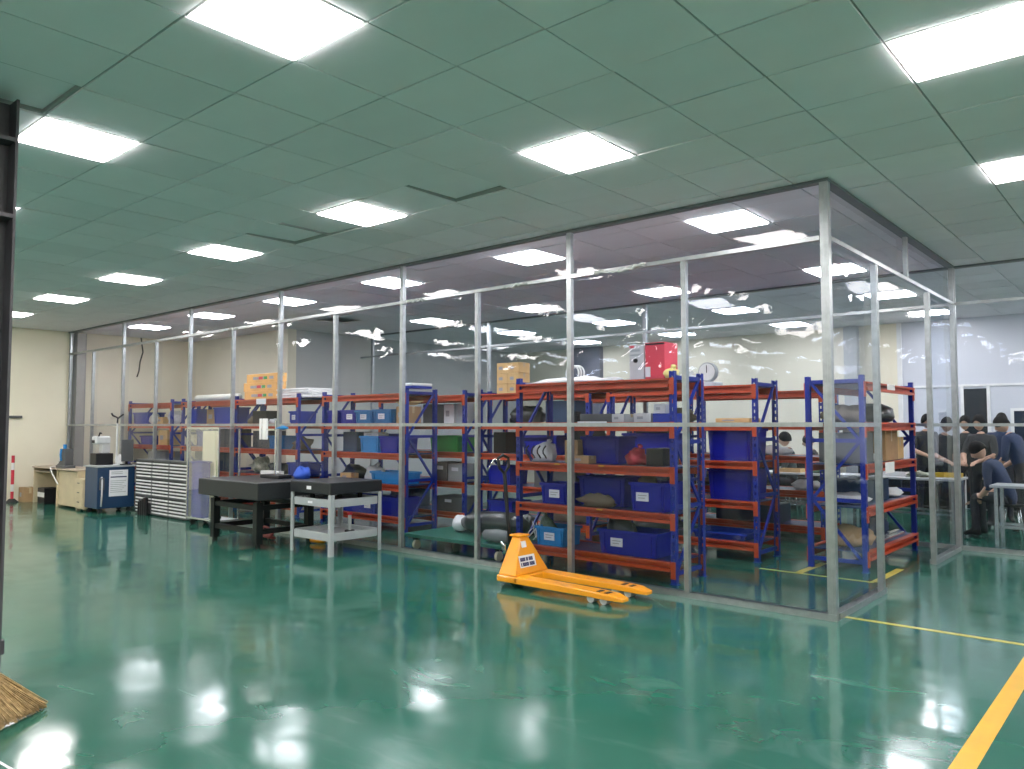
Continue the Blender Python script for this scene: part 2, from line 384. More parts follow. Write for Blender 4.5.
def film(name, parent, p, q, z0, z1, seed, fans=()):
    d = Vector((q[0]-p[0], q[1]-p[1], 0)); vs, fs = film_mesh(d.length, z0, z1, seed, fans)
    m = MB(); m.add(vs, fs, 0, True); o = m.build(name, FILM, parent); o.location = (p[0], p[1], 0); o.rotation_euler = (0, 0, atan2(d.y, d.x)); return o
def stud(mb, x, y, z0, z1, wx, wy, axis='Y'):
    """C-section steel stud: web and two lips"""
    if axis == 'Y':
        mb.b2((x-wx/2, y-wy/2, z0), (x+wx/2, y-wy/2+.004, z1)); mb.b2((x-wx/2, y-wy/2+.004, z0), (x-wx/2+.004, y+wy/2, z1)); mb.b2((x+wx/2-.004, y-wy/2+.004, z0), (x+wx/2, y+wy/2, z1))
        mb.b2((x-wx*.08, y-wy/2-.003, z0), (x+wx*.08, y-wy/2, z1))
    else:
        mb.b2((x+wx/2-.004, y-wy/2, z0), (x+wx/2, y+wy/2, z1)); mb.b2((x-wx/2, y-wy/2, z0), (x+wx/2-.004, y-wy/2+.004, z1)); mb.b2((x-wx/2, y+wy/2-.004, z0), (x+wx/2-.004, y+wy/2, z1))
        mb.b2((x+wx/2, y-wy*.08, z0), (x+wx/2+.003, y+wy*.08, z1))
    return mb
PX = [XC] + [atY(px, py, YP).x for px, py in ((684, 261), (570, 276), (478, 291), (403, 301), (336, 312), (281, 321), (234, 329), (191, 336), (157, 342), (124, 348), (94, 352))] + [XL+.07]
front = thing('plastic_partition', 'long clear plastic film wall on galvanised steel studs facing the open floor', 'partition', (0, YP, 0))
def loc(o, parent): o.location = Vector(o.location)-parent.location; return o
for k, x in enumerate(PX):
    tall = k % 2 == 0; wd = .066 if k == 0 else (.052 if tall else .045)
    mb = MB(); stud(mb, x, 0, 0, H-.012 if tall else ZR-.02, wd, .05 if k else .062); mb.build('post', GALV, front)
mb = MB(); mb.b2((PX[-1]-.03, -.032, ZR-.018), (XC-.04, -.026, ZR+.018)); mb.b2((PX[-1]-.03, -.026, ZR-.018), (XC-.04, .02, ZR-.014)); mb.b2((PX[-1]-.03, -.026, ZR+.014), (XC-.04, .02, ZR+.018)); mb.build('upper_rail', GALV, front)
mb = MB(); mb.b2((PX[-1]-.03, -.032, 1.487), (XC-.04, -.026, 1.523)); mb.b2((PX[-1]-.03, -.026, 1.519), (XC-.04, .015, 1.523)); mb.b2((PX[-1]-.03, -.026, 1.487), (XC-.04, .015, 1.491)); mb.build('middle_rail', GALV, front)
mb = MB(); mb.b2((PX[-1]-.03, -.038, .0), (XC+.04, .038, .006)); mb.b2((PX[-1]-.03, -.038, .006), (XC+.04, -.032, .05)); mb.b2((PX[-1]-.03, .032, .006), (XC+.04, .038, .05)); mb.build('bottom_track', GALV, front)
mb = MB(); mb.b2((XL+.01, -.04, H-.035), (XC+.04, .04, H-.012)); mb.build('top_track', DARKTRACK, front)
fanlib = {0: [(1.17, 2.3, .9, .018, 9), (2.3, .25, 1.2, .014, 10), (1.27, .2, .8, .014, 9)], 1: [(1.26, 2.85, .5, .012, 8), (2.4, 2.9, .8, .010, 9), (.3, .4, .8, .008, 8)],
          2: [(2.5, 2.4, 1.0, .012, 8), (0.2, 2.9, .5, .01, 7)], 3: [(1.2, 2.9, .5, .010, 7)], 4: [(1.3, 2.7, .6, .012, 7)]}
for k in range(6):
    xa, xb = PX[2*k+2], PX[2*k]; fl = film('film_sheet', front, (xa+.01, 0), (xb-.01, 0), .03, H-.02, 3.3*k+1, fanlib.get(k, ()))
    fl.location.y = .030
rgf = random.Random(21)
for px, py in ((607, 273), (632, 269), (516, 286), (415, 300), (232, 331)):   # crumpled film ends tucked over the upper rail
    c0 = atY(px, py, YP-.045); pts = []
    for q in range(9): pts.append((c0.x-.14+.035*q, -.045+rgf.uniform(-.008, .008), ZR-.01+rgf.uniform(-.022, .018)))
    MB().tube(pts, [rgf.uniform(.006, .02) for _ in pts], 6).build('film_end', BAGW, front)
side = thing('plastic_partition', 'short clear plastic film wall with an open doorway beside the corner post', 'partition', (XC, YP, 0))
SY = [7.47-YP, 9.42-YP, 10.66-YP]
for k, y in enumerate(SY):
    mb = MB(); stud(mb, 0, y, 0, H-.012 if k == 2 else ZR-.02, .05, .062, 'X'); mb.build('post', GALV, side)
mb = MB(); stud(mb, 0, 8.57-YP, ZR+.02, H-.012, .04, .055, 'X'); mb.build('post', GALV, side)
mb = MB(); mb.b2((.02, .05, ZR-.018), (.03, SY[2]-.04, ZR+.018)); mb.b2((-.02, .05, ZR+.014), (.02, SY[2]-.04, ZR+.018)); mb.build('upper_rail', GALV, side)
mb = MB(); mb.b2((.02, .05, 1.487), (.03, SY[0]-.035, 1.523)); mb.b2((-.015, .05, 1.519), (.02, SY[0]-.035, 1.523)); mb.build('middle_rail', GALV, side)
mb = MB(); mb.b2((.02, SY[1]+.035, 1.487), (.03, SY[2]-.035, 1.523)); mb.b2((-.015, SY[1]+.035, 1.519), (.02, SY[2]-.035, 1.523)); mb.build('middle_rail', GALV, side)
for a, b in ((.045, SY[0]+.04), (SY[1]-.04, SY[2]-.04)):
    mb = MB(); mb.b2((-.036, a, 0), (.036, b, .006)); mb.b2((.03, a, .006), (.036, b, .05)); mb.b2((-.036, a, .006), (-.03, b, .05)); mb.build('bottom_track', GALV, side)
mb = MB(); mb.b2((-.04, .045, H-.035), (.04, SY[2]-.04, H-.012)); mb.build('top_track', DARKTRACK, side)
for (a, b, z0, z1, sd, fans) in ((.01, SY[0]-.01, .03, ZR, 31, [(.1, .2, 1.2, .020, 12), (.6, 2.6, .8, .014, 8), (1.1, 1.3, .7, .014, 8)]), (SY[1]+.01, SY[2]-.01, .03, ZR, 35, ()), (.05, SY[2]-.05, ZR, H-.02, 39, ())):
    f2 = film('film_sheet', side, (0, 0), (0, b-a), z0, z1, sd, fans); f2.location = (-.030, a, 0)
rear = thing('plastic_partition', 'far clear plastic film wall between the racks and the workbenches', 'partition', (0, YQ, 0))
RX = [-13.2, -9.79, -6.42, -2.98, XC, 1.4, 4.8]
for k, x in enumerate(RX):
    mb = MB(); stud(mb, x, 0, 0, H-.012, .062, .05); mb.build('post', GALV, rear)
for zc, nm in ((ZR, 'upper_rail'), (1.505, 'middle_rail')):
    mb = MB(); mb.b2((XN+.02, -.032, zc-.018), (4.8, -.026, zc+.018)); mb.b2((XN+.02, -.026, zc+.014), (4.8, .02, zc+.018)); mb.build(nm, GALV, rear)
mb = MB(); mb.b2((XN+.02, -.038, 0), (4.8, .038, .006)); mb.b2((XN+.02, -.038, .006), (4.8, -.032, .05)); mb.b2((XN+.02, .032, .006), (4.8, .038, .05)); mb.build('bottom_track', GALV, rear)
mb = MB(); mb.b2((XN+.02, -.04, H-.035), (4.8, .04, H-.012)); mb.build('top_track', DARKTRACK, rear)
for k in range(6):
    xa, xb = RX[k]+.01, RX[k+1]-.01
    fl = film('film_sheet', rear, (xa, 0), (xb, 0), .03, H-.02, 50+4.1*k, ()); fl.location.y = .034

# ------------------------------------------------------------------ columns and wall fittings
t = thing('steel_column', 'dark grey steel H-column standing on the floor beside the straw broom', 'column', (-5.33, 1.36, 0))
mb = MB(); mb.b2((-.12, .145, .0), (.13, .160, H-.012)); mb.build('flange', STEELCOL, t); mb = MB(); mb.b2((-.12, -.16, 0), (.13, -.145, H-.012)); mb.build('flange', STEELCOL, t)
MB().b2((-.006, -.145, 0), (.006, .145, H-.012)).build('web', STEELCOL, t)
for z in (3.2, 2.74, .22): MB().b2((.006, -.145, z-.012), (.128, .145, z+.012)).build('stiffener', STEELCOL, t)
MB().b2((-.18, -.2, 0), (.02, .2, .02)).build('base_plate', STEELCOL, t)
MB().b2((.05, .160, .17), (.10, .185, .25)).build('bracket', STEELCOL, t)
t = thing('cable_coil', 'coils of thin yellow-green cable hanging on the dark steel column', 'cable', (-5.17, 1.36, 1.0))
for k in range(5):
    a = .07+.009*k; pts = [(.02+.006*k+.01*sin(3*u+k), a*.8*cos(u)-.01*k, .26+(.5 if k < 3 else .0)*.5+a*1.2*sin(u)-.1) for u in [2*pi*i/26 for i in range(26)]]
    MB().tube(pts, .0035, 6, 0, True).build('loop', CABLE, t)
MB().tube([(-.05, 0, .57), (.06, 0, .57), (.07, 0, .60)], .006).build('hook', STEELCOL, t)
t = thing('grey_column', 'grey steel column against the cream wall where the film wall ends', 'column', (XL+.16, YP+.155, 0))
MB().b2((-.15, -.09, 0), (.06, -.075, H-.04)).build('flange', COLGREY, t); MB().b2((-.15, .075, 0), (.06, .09, H-.04)).build('flange', COLGREY, t); MB().b2((.03, -.075, 0), (.045, .075, H-.04)).build('web', COLGREY, t)
p = atX(0, 0, XL)
t = thing('barrier_post', 'thin red and white post standing by the cream wall near the dark column', 'post', (-17.30, 5.15, 0))
for k in range(6): MB().cyl((0, 0, .07+.14*k+.07), .028, .14, 10).build('band', WHITE if k in (1, 4) else RED, t)
MB().cyl((0, 0, .035), .12, .07, 16, 0, .05).build('base', RUBBER, t)
mb = MB(); pts = [(XN-2.6+dx, YN-.012, z) for dx, z in ((.02, 3.3), (.05, 3.1), (-.02, 2.9), (-.06, 2.72), (-.12, 2.66))]
pts = [atY(px, py, YN-.012) if False else Vector((XL+.012, atX(px, py, XL+.012).y, atX(px, py, XL+.012).z)) for px, py in ((141, 337), (142, 345), (143, 352), (140, 362), (139, 371), (137, 377))]
tag(MB().tube(pts, .016, 6).build('wall_cable', BLACK), 'loose dark cable hanging down the cream wall above the racks', 'cable')
tag(MB().b2((XL, atX(16, 413, XL).y-.12, 1.64), (XL+.05, atX(16, 413, XL).y+.10, 1.69)).build('wall_bracket', DGREY, None, .005), 'small dark bracket fixed on the cream wall', 'bracket')
MB().b2((-11.62, YB-.16, 0), (-10.8, YB-.001, H-.01)).build('trim_1', mat('slate_pilaster', (.17, .18, .22), .6))['kind'] = 'structure'
MB().b2((-5.0, YB-.16, 0), (-4.75, YB-.001, H-.01)).build('trim_2', GREYWALL)['kind'] = 'structure'
MB().b2((-4.06, YB-.03, 0), (-3.98, YB-.001, H-.01)).build('trim_3', WHITE)['kind'] = 'structure'
d = thing('door_1', None, None, (-2.78, YB, 0)); d['kind'] = 'structure'
MB().b2((-.18, -.035, .01), (.18, -.005, 2.16)).build('leaf', mat('dark_glass_door', (.02, .025, .03), .2), d)
MB().b2((-.23, -.04, 0), (-.18, -.001, 2.2)).build('door_frame', WHITE, d); MB().b2((.18, -.04, 0), (.23, -.001, 2.2)).build('door_frame', WHITE, d)
MB().b2((-1.5, -.02, 2.2), (5.5, -.001, 2.24)).build('ledge', WHITE, d)
wn = thing('window_1', None, None, (-1.45, YB, 0)); wn['kind'] = 'structure'
MB().b2((-.75, -.02, .9), (.75, -.005, 1.75)).build('pane', mat('dark_window_glass', (.02, .03, .05), .12), wn)
for a in ((-.8, .85, -.75, 1.8), (.75, .85, .8, 1.8), (-.75, 1.75, .75, 1.8), (-.75, .85, .75, .9)): MB().b2((a[0], -.035, a[1]), (a[2], -.001, a[3])).build('frame', WHITE, wn)

# ------------------------------------------------------------------ storage racks
LV = [.21, .66, 1.10, 1.53, 1.95]; RL, RD, RH = 1.97, .60, 2.02
def upright_mesh(flip):
    mb = MB(); w2, dp = .0275, .05; s = 1 if not flip else -1
    for a, b in ((-w2, -.010), (.010, w2)): mb.b2((a, 0 if s > 0 else -.003, 0), (b, .003 if s > 0 else 0, RH))
    z = .06
    mb.b2((-.010, 0 if s > 0 else -.003, 0), (.010, .003 if s > 0 else 0, z))
    while z+.036 < RH:
        z2 = min(z+.036+.039, RH); mb.b2((-.010, 0 if s > 0 else -.003, z+.036), (.010, .003 if s > 0 else 0, z2)); z += .075
    y0, y1 = (.003, dp) if s > 0 else (-dp, -.003)
    mb.b2((-w2, y0, 0), (-w2+.003, y1, RH)); mb.b2((w2-.003, y0, 0), (w2, y1, RH))
    mb.b2((-w2-.012, y0-.01, 0), (w2+.012, y1+.01, .006))
    return mb.mesh('upright', BLUE)
up_f, up_b = upright_mesh(False), upright_mesh(True)
def beam_mesh(L, s):
    mb = MB(); a, b = .052, L-.052; f = 0.006*s
    y0, y1 = sorted((f, f+.034*s)); yo0, yo1 = sorted((f-.028*s, f))
    yw0, yw1 = sorted((f+.028*s, f+.034*s)); yo0, yo1 = sorted((f-.028*s, f+.028*s))
    mb.b2((a, yw0, -.088), (b, yw1, 0)); mb.b2((a, yo0, -.020), (b, yo1, 0)); mb.b2((a, yo0, -.088), (b, yo1, -.058)); return mb.mesh('beam', ORANGE)
bm_f, bm_b = beam_mesh(RL, 1), beam_mesh(RL, -1)
def conn_mesh(s):
    y0, y1 = sorted((-.006*s, .012*s)); return MB().b2((-.024, y0, -.155), (.024, y1, .004)).mesh('connector', ORANGE)
cn_f, cn_b = conn_mesh(1), conn_mesh(-1)
dk_me = MB()
for k in range(4): dk_me.b2((.055+k*(RL-.11)/4+.003, .045, -.018), (.055+(k+1)*(RL-.11)/4-.003, RD-.045, -.004))
dk_me = dk_me.mesh('deck', DECK)
hz_me = MB().b2((-.012, .05, -.02), (.012, RD-.05, .02)).mesh('brace', BLUE)
dg_me = MB().bar((0, .05, 0), (0, RD-.05, .62), .022, .03).mesh('brace', BLUE)
dg2_me = MB().bar((0, RD-.05, 0), (0, .05, .62), .022, .03).mesh('brace', BLUE)
RACKS = {}
def rack(key, x0, yf, desc, rz=0.0):
    t = thing('storage_rack', desc, 'rack', (x0, yf, 0), rz, 'blue and orange storage racks')
    for x in (.0275, RL-.0275):
        inst('upright', up_f, t, (x, 0, 0)); inst('upright', up_b, t, (x, RD, 0))
        for z in (.10, .72, 1.34, 1.96): inst('brace', hz_me, t, (x, 0, z))
        for z, m in ((.10, dg_me), (.72, dg2_me), (1.34, dg_me)): inst('brace', m, t, (x, 0, z))
    for z in LV:
        for me, cm, y in ((bm_f, cn_f, -.004), (bm_b, cn_b, RD+.004)):
            b = inst('beam', me, t, (0, y, z))
            inst('connector', cm, b, (.0275, -.002 if y < 0 else .002, 0)); inst('connector', cm, b, (RL-.0275, -.002 if y < 0 else .002, 0))
        inst('deck', dk_me, t, (0, 0, z))
    RACKS[key] = t; return t
rack('A', -5.60, 6.57, 'blue rack with orange beams directly behind the yellow pallet jack')
rack('F', -10.17, 7.25, 'blue rack holding rows of labelled bins behind the grey steel cart')
rack('K', -12.83, 7.28, 'blue rack topped with orange cartons behind the black granite table')
rack('J', -14.82, 7.28, 'blue rack topped with a pale rolled sheet behind the clear wheeled case')
rack('L', -17.2, 7.28, 'blue rack against the cream end wall behind the drawer cabinets')
rack('G', -9.97, 8.22, 'blue rack holding the green crate behind the rolling trolley')
rack('H', -7.74, 8.22, 'blue rack in the middle row topped with a stack of small cartons')
rack('B', -5.50, 8.22, 'blue rack filled with two big deep blue bins')
rack('M', -7.52, 10.02, 'blue rack of the rearmost row behind the carton-topped rack')
rack('N', -5.40, 10.02, 'blue rack of the rearmost row beside the doorway rack')
rack('D', -2.45, 8.36, 'blue rack set crosswise inside the doorway, holding brown cartons', pi/2)
ra = RACKS['A']
for px, lv in ((545, 3), (588, 3), (638, 3), (558, 2), (602, 2), (600, 1)):
    x = atY(px, 450, 6.56).x+5.60
    MB().b2((x-.035, -.0285, LV[lv]-.016), (x+.035, -.0262, LV[lv]-.003)).build('sticker', LINEY, ra)
MB().b2((.86, -.0285, LV[3]-.03), (1.22, -.0262, LV[3]+.01)).build('paper_label', PAPER, ra)
rk = RACKS['K']; x = atY(262, 402, 7.27).x+12.83
MB().b2((x-.15, -.0285, LV[4]-.09), (x+.15, -.0262, LV[4]+.005)).build('paper_label', PAPER, rk)
rd = RACKS['D']
MB().b2((.75, -.0285, LV[4]-.06), (1.05, -.0262, LV[4]+.0)).build('paper_label', PAPER, rd)
MB().b2((.60, -.0285, LV[2]-.12), (.95, -.0262, LV[2]+.0)).build('paper_label', PAPER, rd)

# ------------------------------------------------------------------ rack contents
def bin_(label, m, x0, x1, y0, z, h, d=.36, tagx=None, tagmat=None, group=None, name='plastic_bin', rz=0.0, at=None):
    w_ = x1-x0; t = thing(name, label, 'bin', ((x0+x1)/2, y0+d/2, z) if at is None else at, rz, group)
    hx, hy = w_/2, d/2; k = .93; tk = .006; mb = MB()
    def wall(ax, ay, bx, by, nx, ny):   # outer wall, tapered towards the base, with thickness
        o0, o1 = (ax*k, ay*k, .004), (bx*k, by*k, .004); o2, o3 = (bx, by, h), (ax, ay, h)
        inn = [(p[0]-nx*tk, p[1]-ny*tk, p[2]) for p in (o0, o1, o2, o3)]
        mb.add([o0, o1, o2, o3]+inn, [(0, 1, 2, 3), (7, 6, 5, 4), (3, 2, 6, 7), (0, 4, 5, 1), (1, 5, 6, 2), (0, 3, 7, 4)])
    wall(-hx, -hy, hx, -hy, 0, -1); wall(hx, -hy, hx, hy, 1, 0); wall(hx, hy, -hx, hy, 0, 1); wall(-hx, hy, -hx, -hy, -1, 0)
    mb.b2((-hx*k, -hy*k, 0), (hx*k, hy*k, .008)); mb.build('body', m, t)
    mb = MB(); e = .014
    mb.b2((-hx-e, -hy-e, h-.028), (hx+e, -hy+.001, h+.002)); mb.b2((-hx-e, hy-.001, h-.028), (hx+e, hy+e, h+.002))
    mb.b2((-hx-e, -hy+.001, h-.028), (-hx+.001, hy-.001, h+.002)); mb.b2((hx-.001, -hy+.001, h-.028), (hx+e, hy-.001, h+.002)); mb.build('rim', m, t, .003)
    for sx in (-.8, .8):
        M = MB(); M.b2((sx*hx-.008, -hy*.965-.012, .02), (sx*hx+.008, -hy*.965+.006, h-.03)); M.build('rib', m, t)
    if tagx is not None:
        a = min(.14, w_*.4); cx = (tagx-.5)*w_*.8
        lb = MB().box((cx, -hy*.975-.009, h*.50), (a, .004, min(.085, h*.4))).build('paper_label', tagmat or PAPER, t)
        for q in range(2): MB().box((cx-a*.06*q, -hy*.975-.0118, h*.50+.014-.026*q), (a*(.72-.16*q), .001, .008)).build('print', GREYINK, lb)
    return t
def box_(label, m, x0, x1, y0, z, h, d=.3, name='carton', cat='box', tape=True, group=None, bev=.004, rz=0, taped=TAPE):
    t = thing(name, label, cat, ((x0+x1)/2, y0+d/2, z), rz, group); w_ = x1-x0
    MB().b2((-w_/2, -d/2, 0), (w_/2, d/2, h)).build('body', m, t, bev)
    if tape:
        MB().b2((-w_/2-.001, -.022, h+.0002), (w_/2+.001, .022, h+.0012)).build('tape', taped, t)
        MB().b2((w_/2-.0002, -.022, h*.6), (w_/2+.0012, .022, h)).build('tape', taped, t)
        MB().b2((-w_*.3, -d/2-.0012, h*.35), (w_*.05, -d/2-.0002, h*.65)).build('print', GREYINK, t)
    return t
def lump_(label, m, x, y, z, dims, seed, name='plastic_bag', cat='bag', amp=.3, knot=True, mk=None, rz=0):
    t = thing(name, label, cat, (x, y, z), rz)
    MB().lump((0, 0, 0), dims, seed, amp).build('body', m, t)
    if knot: MB().tube([(dims[0]*.1, 0, dims[2]*.72), (dims[0]*.14, .01, dims[2]*.86), (dims[0]*.2, 0, dims[2]*.95)], [.03, .012, .03], 8).build('knot', mk or m, t)
    return t
def tangle(label, m, c, dims, n, seed, r=.004, name='cable_tangle', cat='cable'):
    rg = random.Random(seed); pts = []
    for i in range(n):
        pts.append(Vector((rg.uniform(-.5, .5)*dims[0], rg.uniform(-.5, .5)*dims[1], rg.uniform(.08, 1)*dims[2])))
    pts[0].z = r; sm = []
    for i in range(n-1):
        p0, p1, p2, p3 = pts[max(i-1, 0)], pts[i], pts[i+1], pts[min(i+2, n-1)]
        for k in range(6):
            u = k/6; q = .5*((2*p1)+(p2-p0)*u+(2*p0-5*p1+4*p2-p3)*u*u+(3*p1-p0-3*p2+p3)*u**3); q.z = max(q.z, r); sm.append(q)
    o = MB().tube(sm, r, 6).build(name, m); o.location = c; return tag(o, label, cat)
def X(px, Y, py=450): return atY(px, py, Y).x

# --- rack A (front plane 6.57)
yA = 6.62
bin_('deep blue bin with white label on the second shelf behind the pallet jack handle', BIN_D, X(541, yA), X(566, yA), yA, LV[1], .22, .30, .55)
bin_('deep blue bin without label set back on the second shelf behind the pallet jack', BIN_D, X(576, 6.75), X(622, 6.75), 6.80, LV[1], .30, .30)
bin_('deep blue labelled bin at the post end of the second shelf behind the pallet jack', BIN_D, X(630, yA), X(664, yA), yA, LV[1], .28, .40, .33)
bin_('light blue bin with label on the lowest shelf behind the pallet jack', BIN_L, X(536, yA), X(563, yA), yA, LV[0], .20, .32, .5)
bin_('deep blue bin with torn label on the lowest shelf behind the pallet jack', BIN_D, X(598, yA), X(656, yA), yA, LV[0], .24, .38, .28)
bin_('deep blue bin beside a brown carton on the third shelf behind the pallet jack', BIN_D, X(582, 6.8), X(619, 6.8), 6.80, LV[2], .28, .32)
lump_('crumpled brown-grey cloth between the bins on the second shelf behind the pallet jack', CLOTH, X(598, 6.70), 6.68, LV[1], (.44, .14, .16), 3, 'cloth_bundle', 'cloth', .35, False)
lump_('dark lens-shaped grey bundle on top of the labelled end bin behind the pallet jack', CLOTH, X(646, 6.8), 6.82, LV[1]+.02, (.26, .22, .42), 5, 'cloth_bundle', 'cloth', .2, False)
lump_('black bundle filling the torn-label bin on the lowest shelf', BAGB, X(620, 6.8), 6.81, LV[0]+.02, (.36, .22, .42), 6, 'plastic_bag', 'bag', .3, False)
t = lump_('white plastic bag with black stripes on the third shelf behind the pallet jack', BAGW, X(544, 6.74), 6.76, LV[2], (.30, .26, .24), 8)
for k in range(4): MB().tube([(-.14+.08*k+.02*cos(u*2), -.15+.02*abs(u-1), .04+.055*u) for u in (0, .5, 1, 1.5, 2, 2.5)], .008, 6).build('stripe', BLACK, t)
box_('brown carton beside the striped white bag on the third shelf', CARD, X(559, yA), X(572, yA), 6.72, LV[2], .24, .28)
box_('low brown carton lying before the blue bin on the third shelf', CARD, X(571, yA), X(588, yA), 6.63, LV[2], .08, .14)
lump_('crumpled pink-red bag on the third shelf behind the pallet jack', BAGR, X(633, 6.8), 6.86, LV[2], (.24, .22, .20), 9)
box_('black square case on the third shelf behind the pallet jack', BLACK, X(646, 6.72), X(663, 6.72), 6.72, LV[2], .17, .32, 'equipment_case', 'case', False)
box_('small black box standing alone on the fourth shelf behind the pallet jack', BLACK, X(561, yA), X(566, yA), 6.80, LV[3], .12, .1, 'equipment_case', 'case', False)
box_('flat dark grey crate on the fourth shelf behind the pallet jack', DGREY, X(580, 6.72), X(612, 6.72), 6.72, LV[3], .09, .34, 'equipment_case', 'case', False)
box_('white and grey carton on the fourth shelf near the rack post', LGREY, X(612, 6.68), X(624, 6.68), 6.68, LV[3], .085, .3, 'carton', 'box', True)
box_('wide pale grey carton on the fourth shelf beside the blue folder', LGREY, X(634, 6.68), X(651, 6.68), 6.68, LV[3], .09, .3)
box_('flat blue folder case on the fourth shelf near the rack post', BIN_M, X(653, 6.66), X(672, 6.66), 6.66, LV[3], .085, .34, 'folder_case', 'case', False)
box_('small grey-white carton standing on the blue folder case', LGREY, X(655, 6.72), X(667, 6.72), 6.70, LV[3]+.089, .09, .2)
# on top of rack A
t = thing('plastic_sheet', 'crumpled translucent white plastic sheet spread on top of the rack behind the pallet jack', 'sheet', (-5.0, 6.87, LV[4]))
vs = []; fs = []; nx, ny = 40, 12
for j in range(ny+1):
    for i in range(nx+1):
        u, v = i/nx, j/ny; vs.append((-.50+1.15*u, -.26+.5*v, .012+max(0, .06*sin(pi*u)+.05*noise.noise(Vector((u*7, v*4, 2))))*sin(pi*min(1, max(0, v)))**.5))
for j in range(ny):
    for i in range(nx): a = j*(nx+1)+i; fs.append((a, a+1, a+nx+2, a+nx+1))
m = MB(); m.add(vs, fs, 0, True); o = m.build('sheet', BAGW, t); sd = o.modifiers.new('s', 'SOLIDIFY'); sd.thickness = .006
t = thing('cable_ring', 'white coiled hose ring standing on the plastic-covered rack top', 'hose', (X(577, 6.8), 6.72, LV[4]+.002))
for k in range(3): MB().tube([(.085*cos(u)+.02*k, .02*k+.01*sin(u), .10+.085*sin(u)) for u in [2*pi*i/24 for i in range(24)]], .010, 6, 0, True).build('loop', WHITE, t)
xa, xb = X(629, 6.7), X(644, 6.7)
t = thing('control_box', 'pale grey control box with a round black knob beside the red carton', 'control box', ((xa+xb)/2, 6.84, LV[4]))
MB().b2((-(xb-xa)/2, -.12, 0), ((xb-xa)/2, .12, .36)).build('body', LGREY, t, .006); MB().cyl((-.01, -.128, .20), .022, .016, 14, 0, None, 'Y').build('knob', BLACK, t)
MB().b2((-.08, -.123, .29), (.04, -.1202, .315)).build('panel', GREY, t); MB().b2((-.08, -.123, .25), (.04, -.1202, .265)).build('panel', GREY, t); MB().b2((-.085, -.123, .33), (-.03, -.1202, .352)).build('mark', RED, t)
xa, xb = X(645.5, 6.7), X(665, 6.7)
t = thing('red_carton', 'bright red carton with white corner label on top of the rack', 'box', ((xa+xb)/2, 6.84, LV[4]))
MB().b2((-(xb-xa)/2, -.13, 0), ((xb-xa)/2, .13, .37)).build('body', REDP, t, .004); MB().b2((-.11, -.1325, .03), (-.05, -.1302, .13)).build('paper_label', PAPER, t)
MB().b2((-(xb-xa)/2, -.1315, .345), ((xb-xa)/2, -.1302, .362)).build('print', BLACK, t)
MB().b2((-.125, .02, .3702), (.125, .04, .3714)).build('tape', TAPE, t)
lump_('small yellow plastic bag on the rack top beside the red carton', mat('pale_yellow_bag', (.8, .7, .25), .4, bump=.3, bscale=20), X(671, 6.7), 6.72, LV[4], (.14, .14, .13), 12)
tangle('thin white cables spilling from the light blue bin', WHITE, (-5.42, 6.66, LV[0]), (.16, .06, .26), 16, 4)
lump_('green and black wiring heap in the light blue bin', mat('wiring_heap', (.06, .10, .07), .5, var=.5, scale=30, bump=.6, bscale=30), X(549, 6.8), 6.78, LV[0]+.02, (.22, .18, .32), 14, 'wiring_heap', 'wiring', .4, False)

# --- rack F (7.25)
yF = 7.30
for px0, px1, mm, lv, hh, lx, txt in ((340, 354, BIN_D, 3, .20, .7, 'deep blue bin with white label beside the teal bins behind the cart'),
        (355, 371.5, BIN_T, 3, .19, .5, 'teal bin with mint label in the middle of the labelled row behind the cart'),
        (373, 391, BIN_T, 3, .20, .45, 'teal bin with pale label beside the brown carton behind the cart'),
        (360, 378, BIN_L, 2, .24, None, 'light blue bin on the third shelf behind the cart'),
        (379.5, 399, BIN_D, 2, .24, None, 'deep blue bin beside the light blue bin on the third shelf behind the cart'),
        (371, 402, BIN_L, 1, .17, None, 'wide light blue bin on the second shelf behind the cart'),
        (341, 376, BIN_M, 0, .24, .85, 'long blue bin with white label on the lowest shelf behind the cart'),
        (378, 401, BIN_D, 0, .26, None, 'deep blue bin without label on the lowest shelf behind the cart')):
    bin_(txt, mm, X(px0, yF), X(px1, yF), yF, LV[lv], hh, .36, lx, PAPER)
bin_('narrow deep blue bin tucked behind the post on the fourth shelf', BIN_D, X(327.5, yF), X(333, yF)+.02, yF, LV[3], .20, .36)
box_('brown carton at the end of the labelled bin row behind the cart', CARD, X(392, yF)+.015, X(402, yF), 7.36, LV[3], .24, .3)
box_('grey flat carton lying on the light blue bin on the third shelf', LGREY, X(363, 7.35), X(378, 7.35)-.01, 7.36, LV[2]+.243, .05, .2)
lump_('black clothes heap on the second shelf behind the cart', BAGB, X(346, 7.45), 7.62, LV[1], (.42, .32, .26), 16, 'cloth_heap', 'cloth', .3, False)
box_('tan open carton on the second shelf behind the cart', CARDY, X(341, yF), X(352, yF), yF-.01, LV[1], .12, .14)
lump_('rumpled white bag on top of the wide light blue bin', BAGW, X(375, 7.5), 7.50, LV[1]+.02, (.40, .20, .26), 18, amp=.35)
o = MB().b2((-.13, -.24, .0), (.10, .14, .035)).build('blue_board', BIN_M, None, .003); o.location = (X(417, 7.5), 7.55, RH+.001); tag(o, 'flat blue board lying under the white foam board on the rack top', 'board')
o = MB().b2((-.15, -.25, .0), (.10, .15, .039)).build('foam_board', WHITE, None, .01); o.location = (X(417, 7.5), 7.55, RH+.037); tag(o, 'white foam board lying on a blue board on the rack top behind the cart', 'board')
t = thing('cardboard_sheet', 'bent yellow cardboard sheet lying on the brown carton under the rack top', 'cardboard', (-8.42, 7.50, LV[3]+.0))
m = MB()
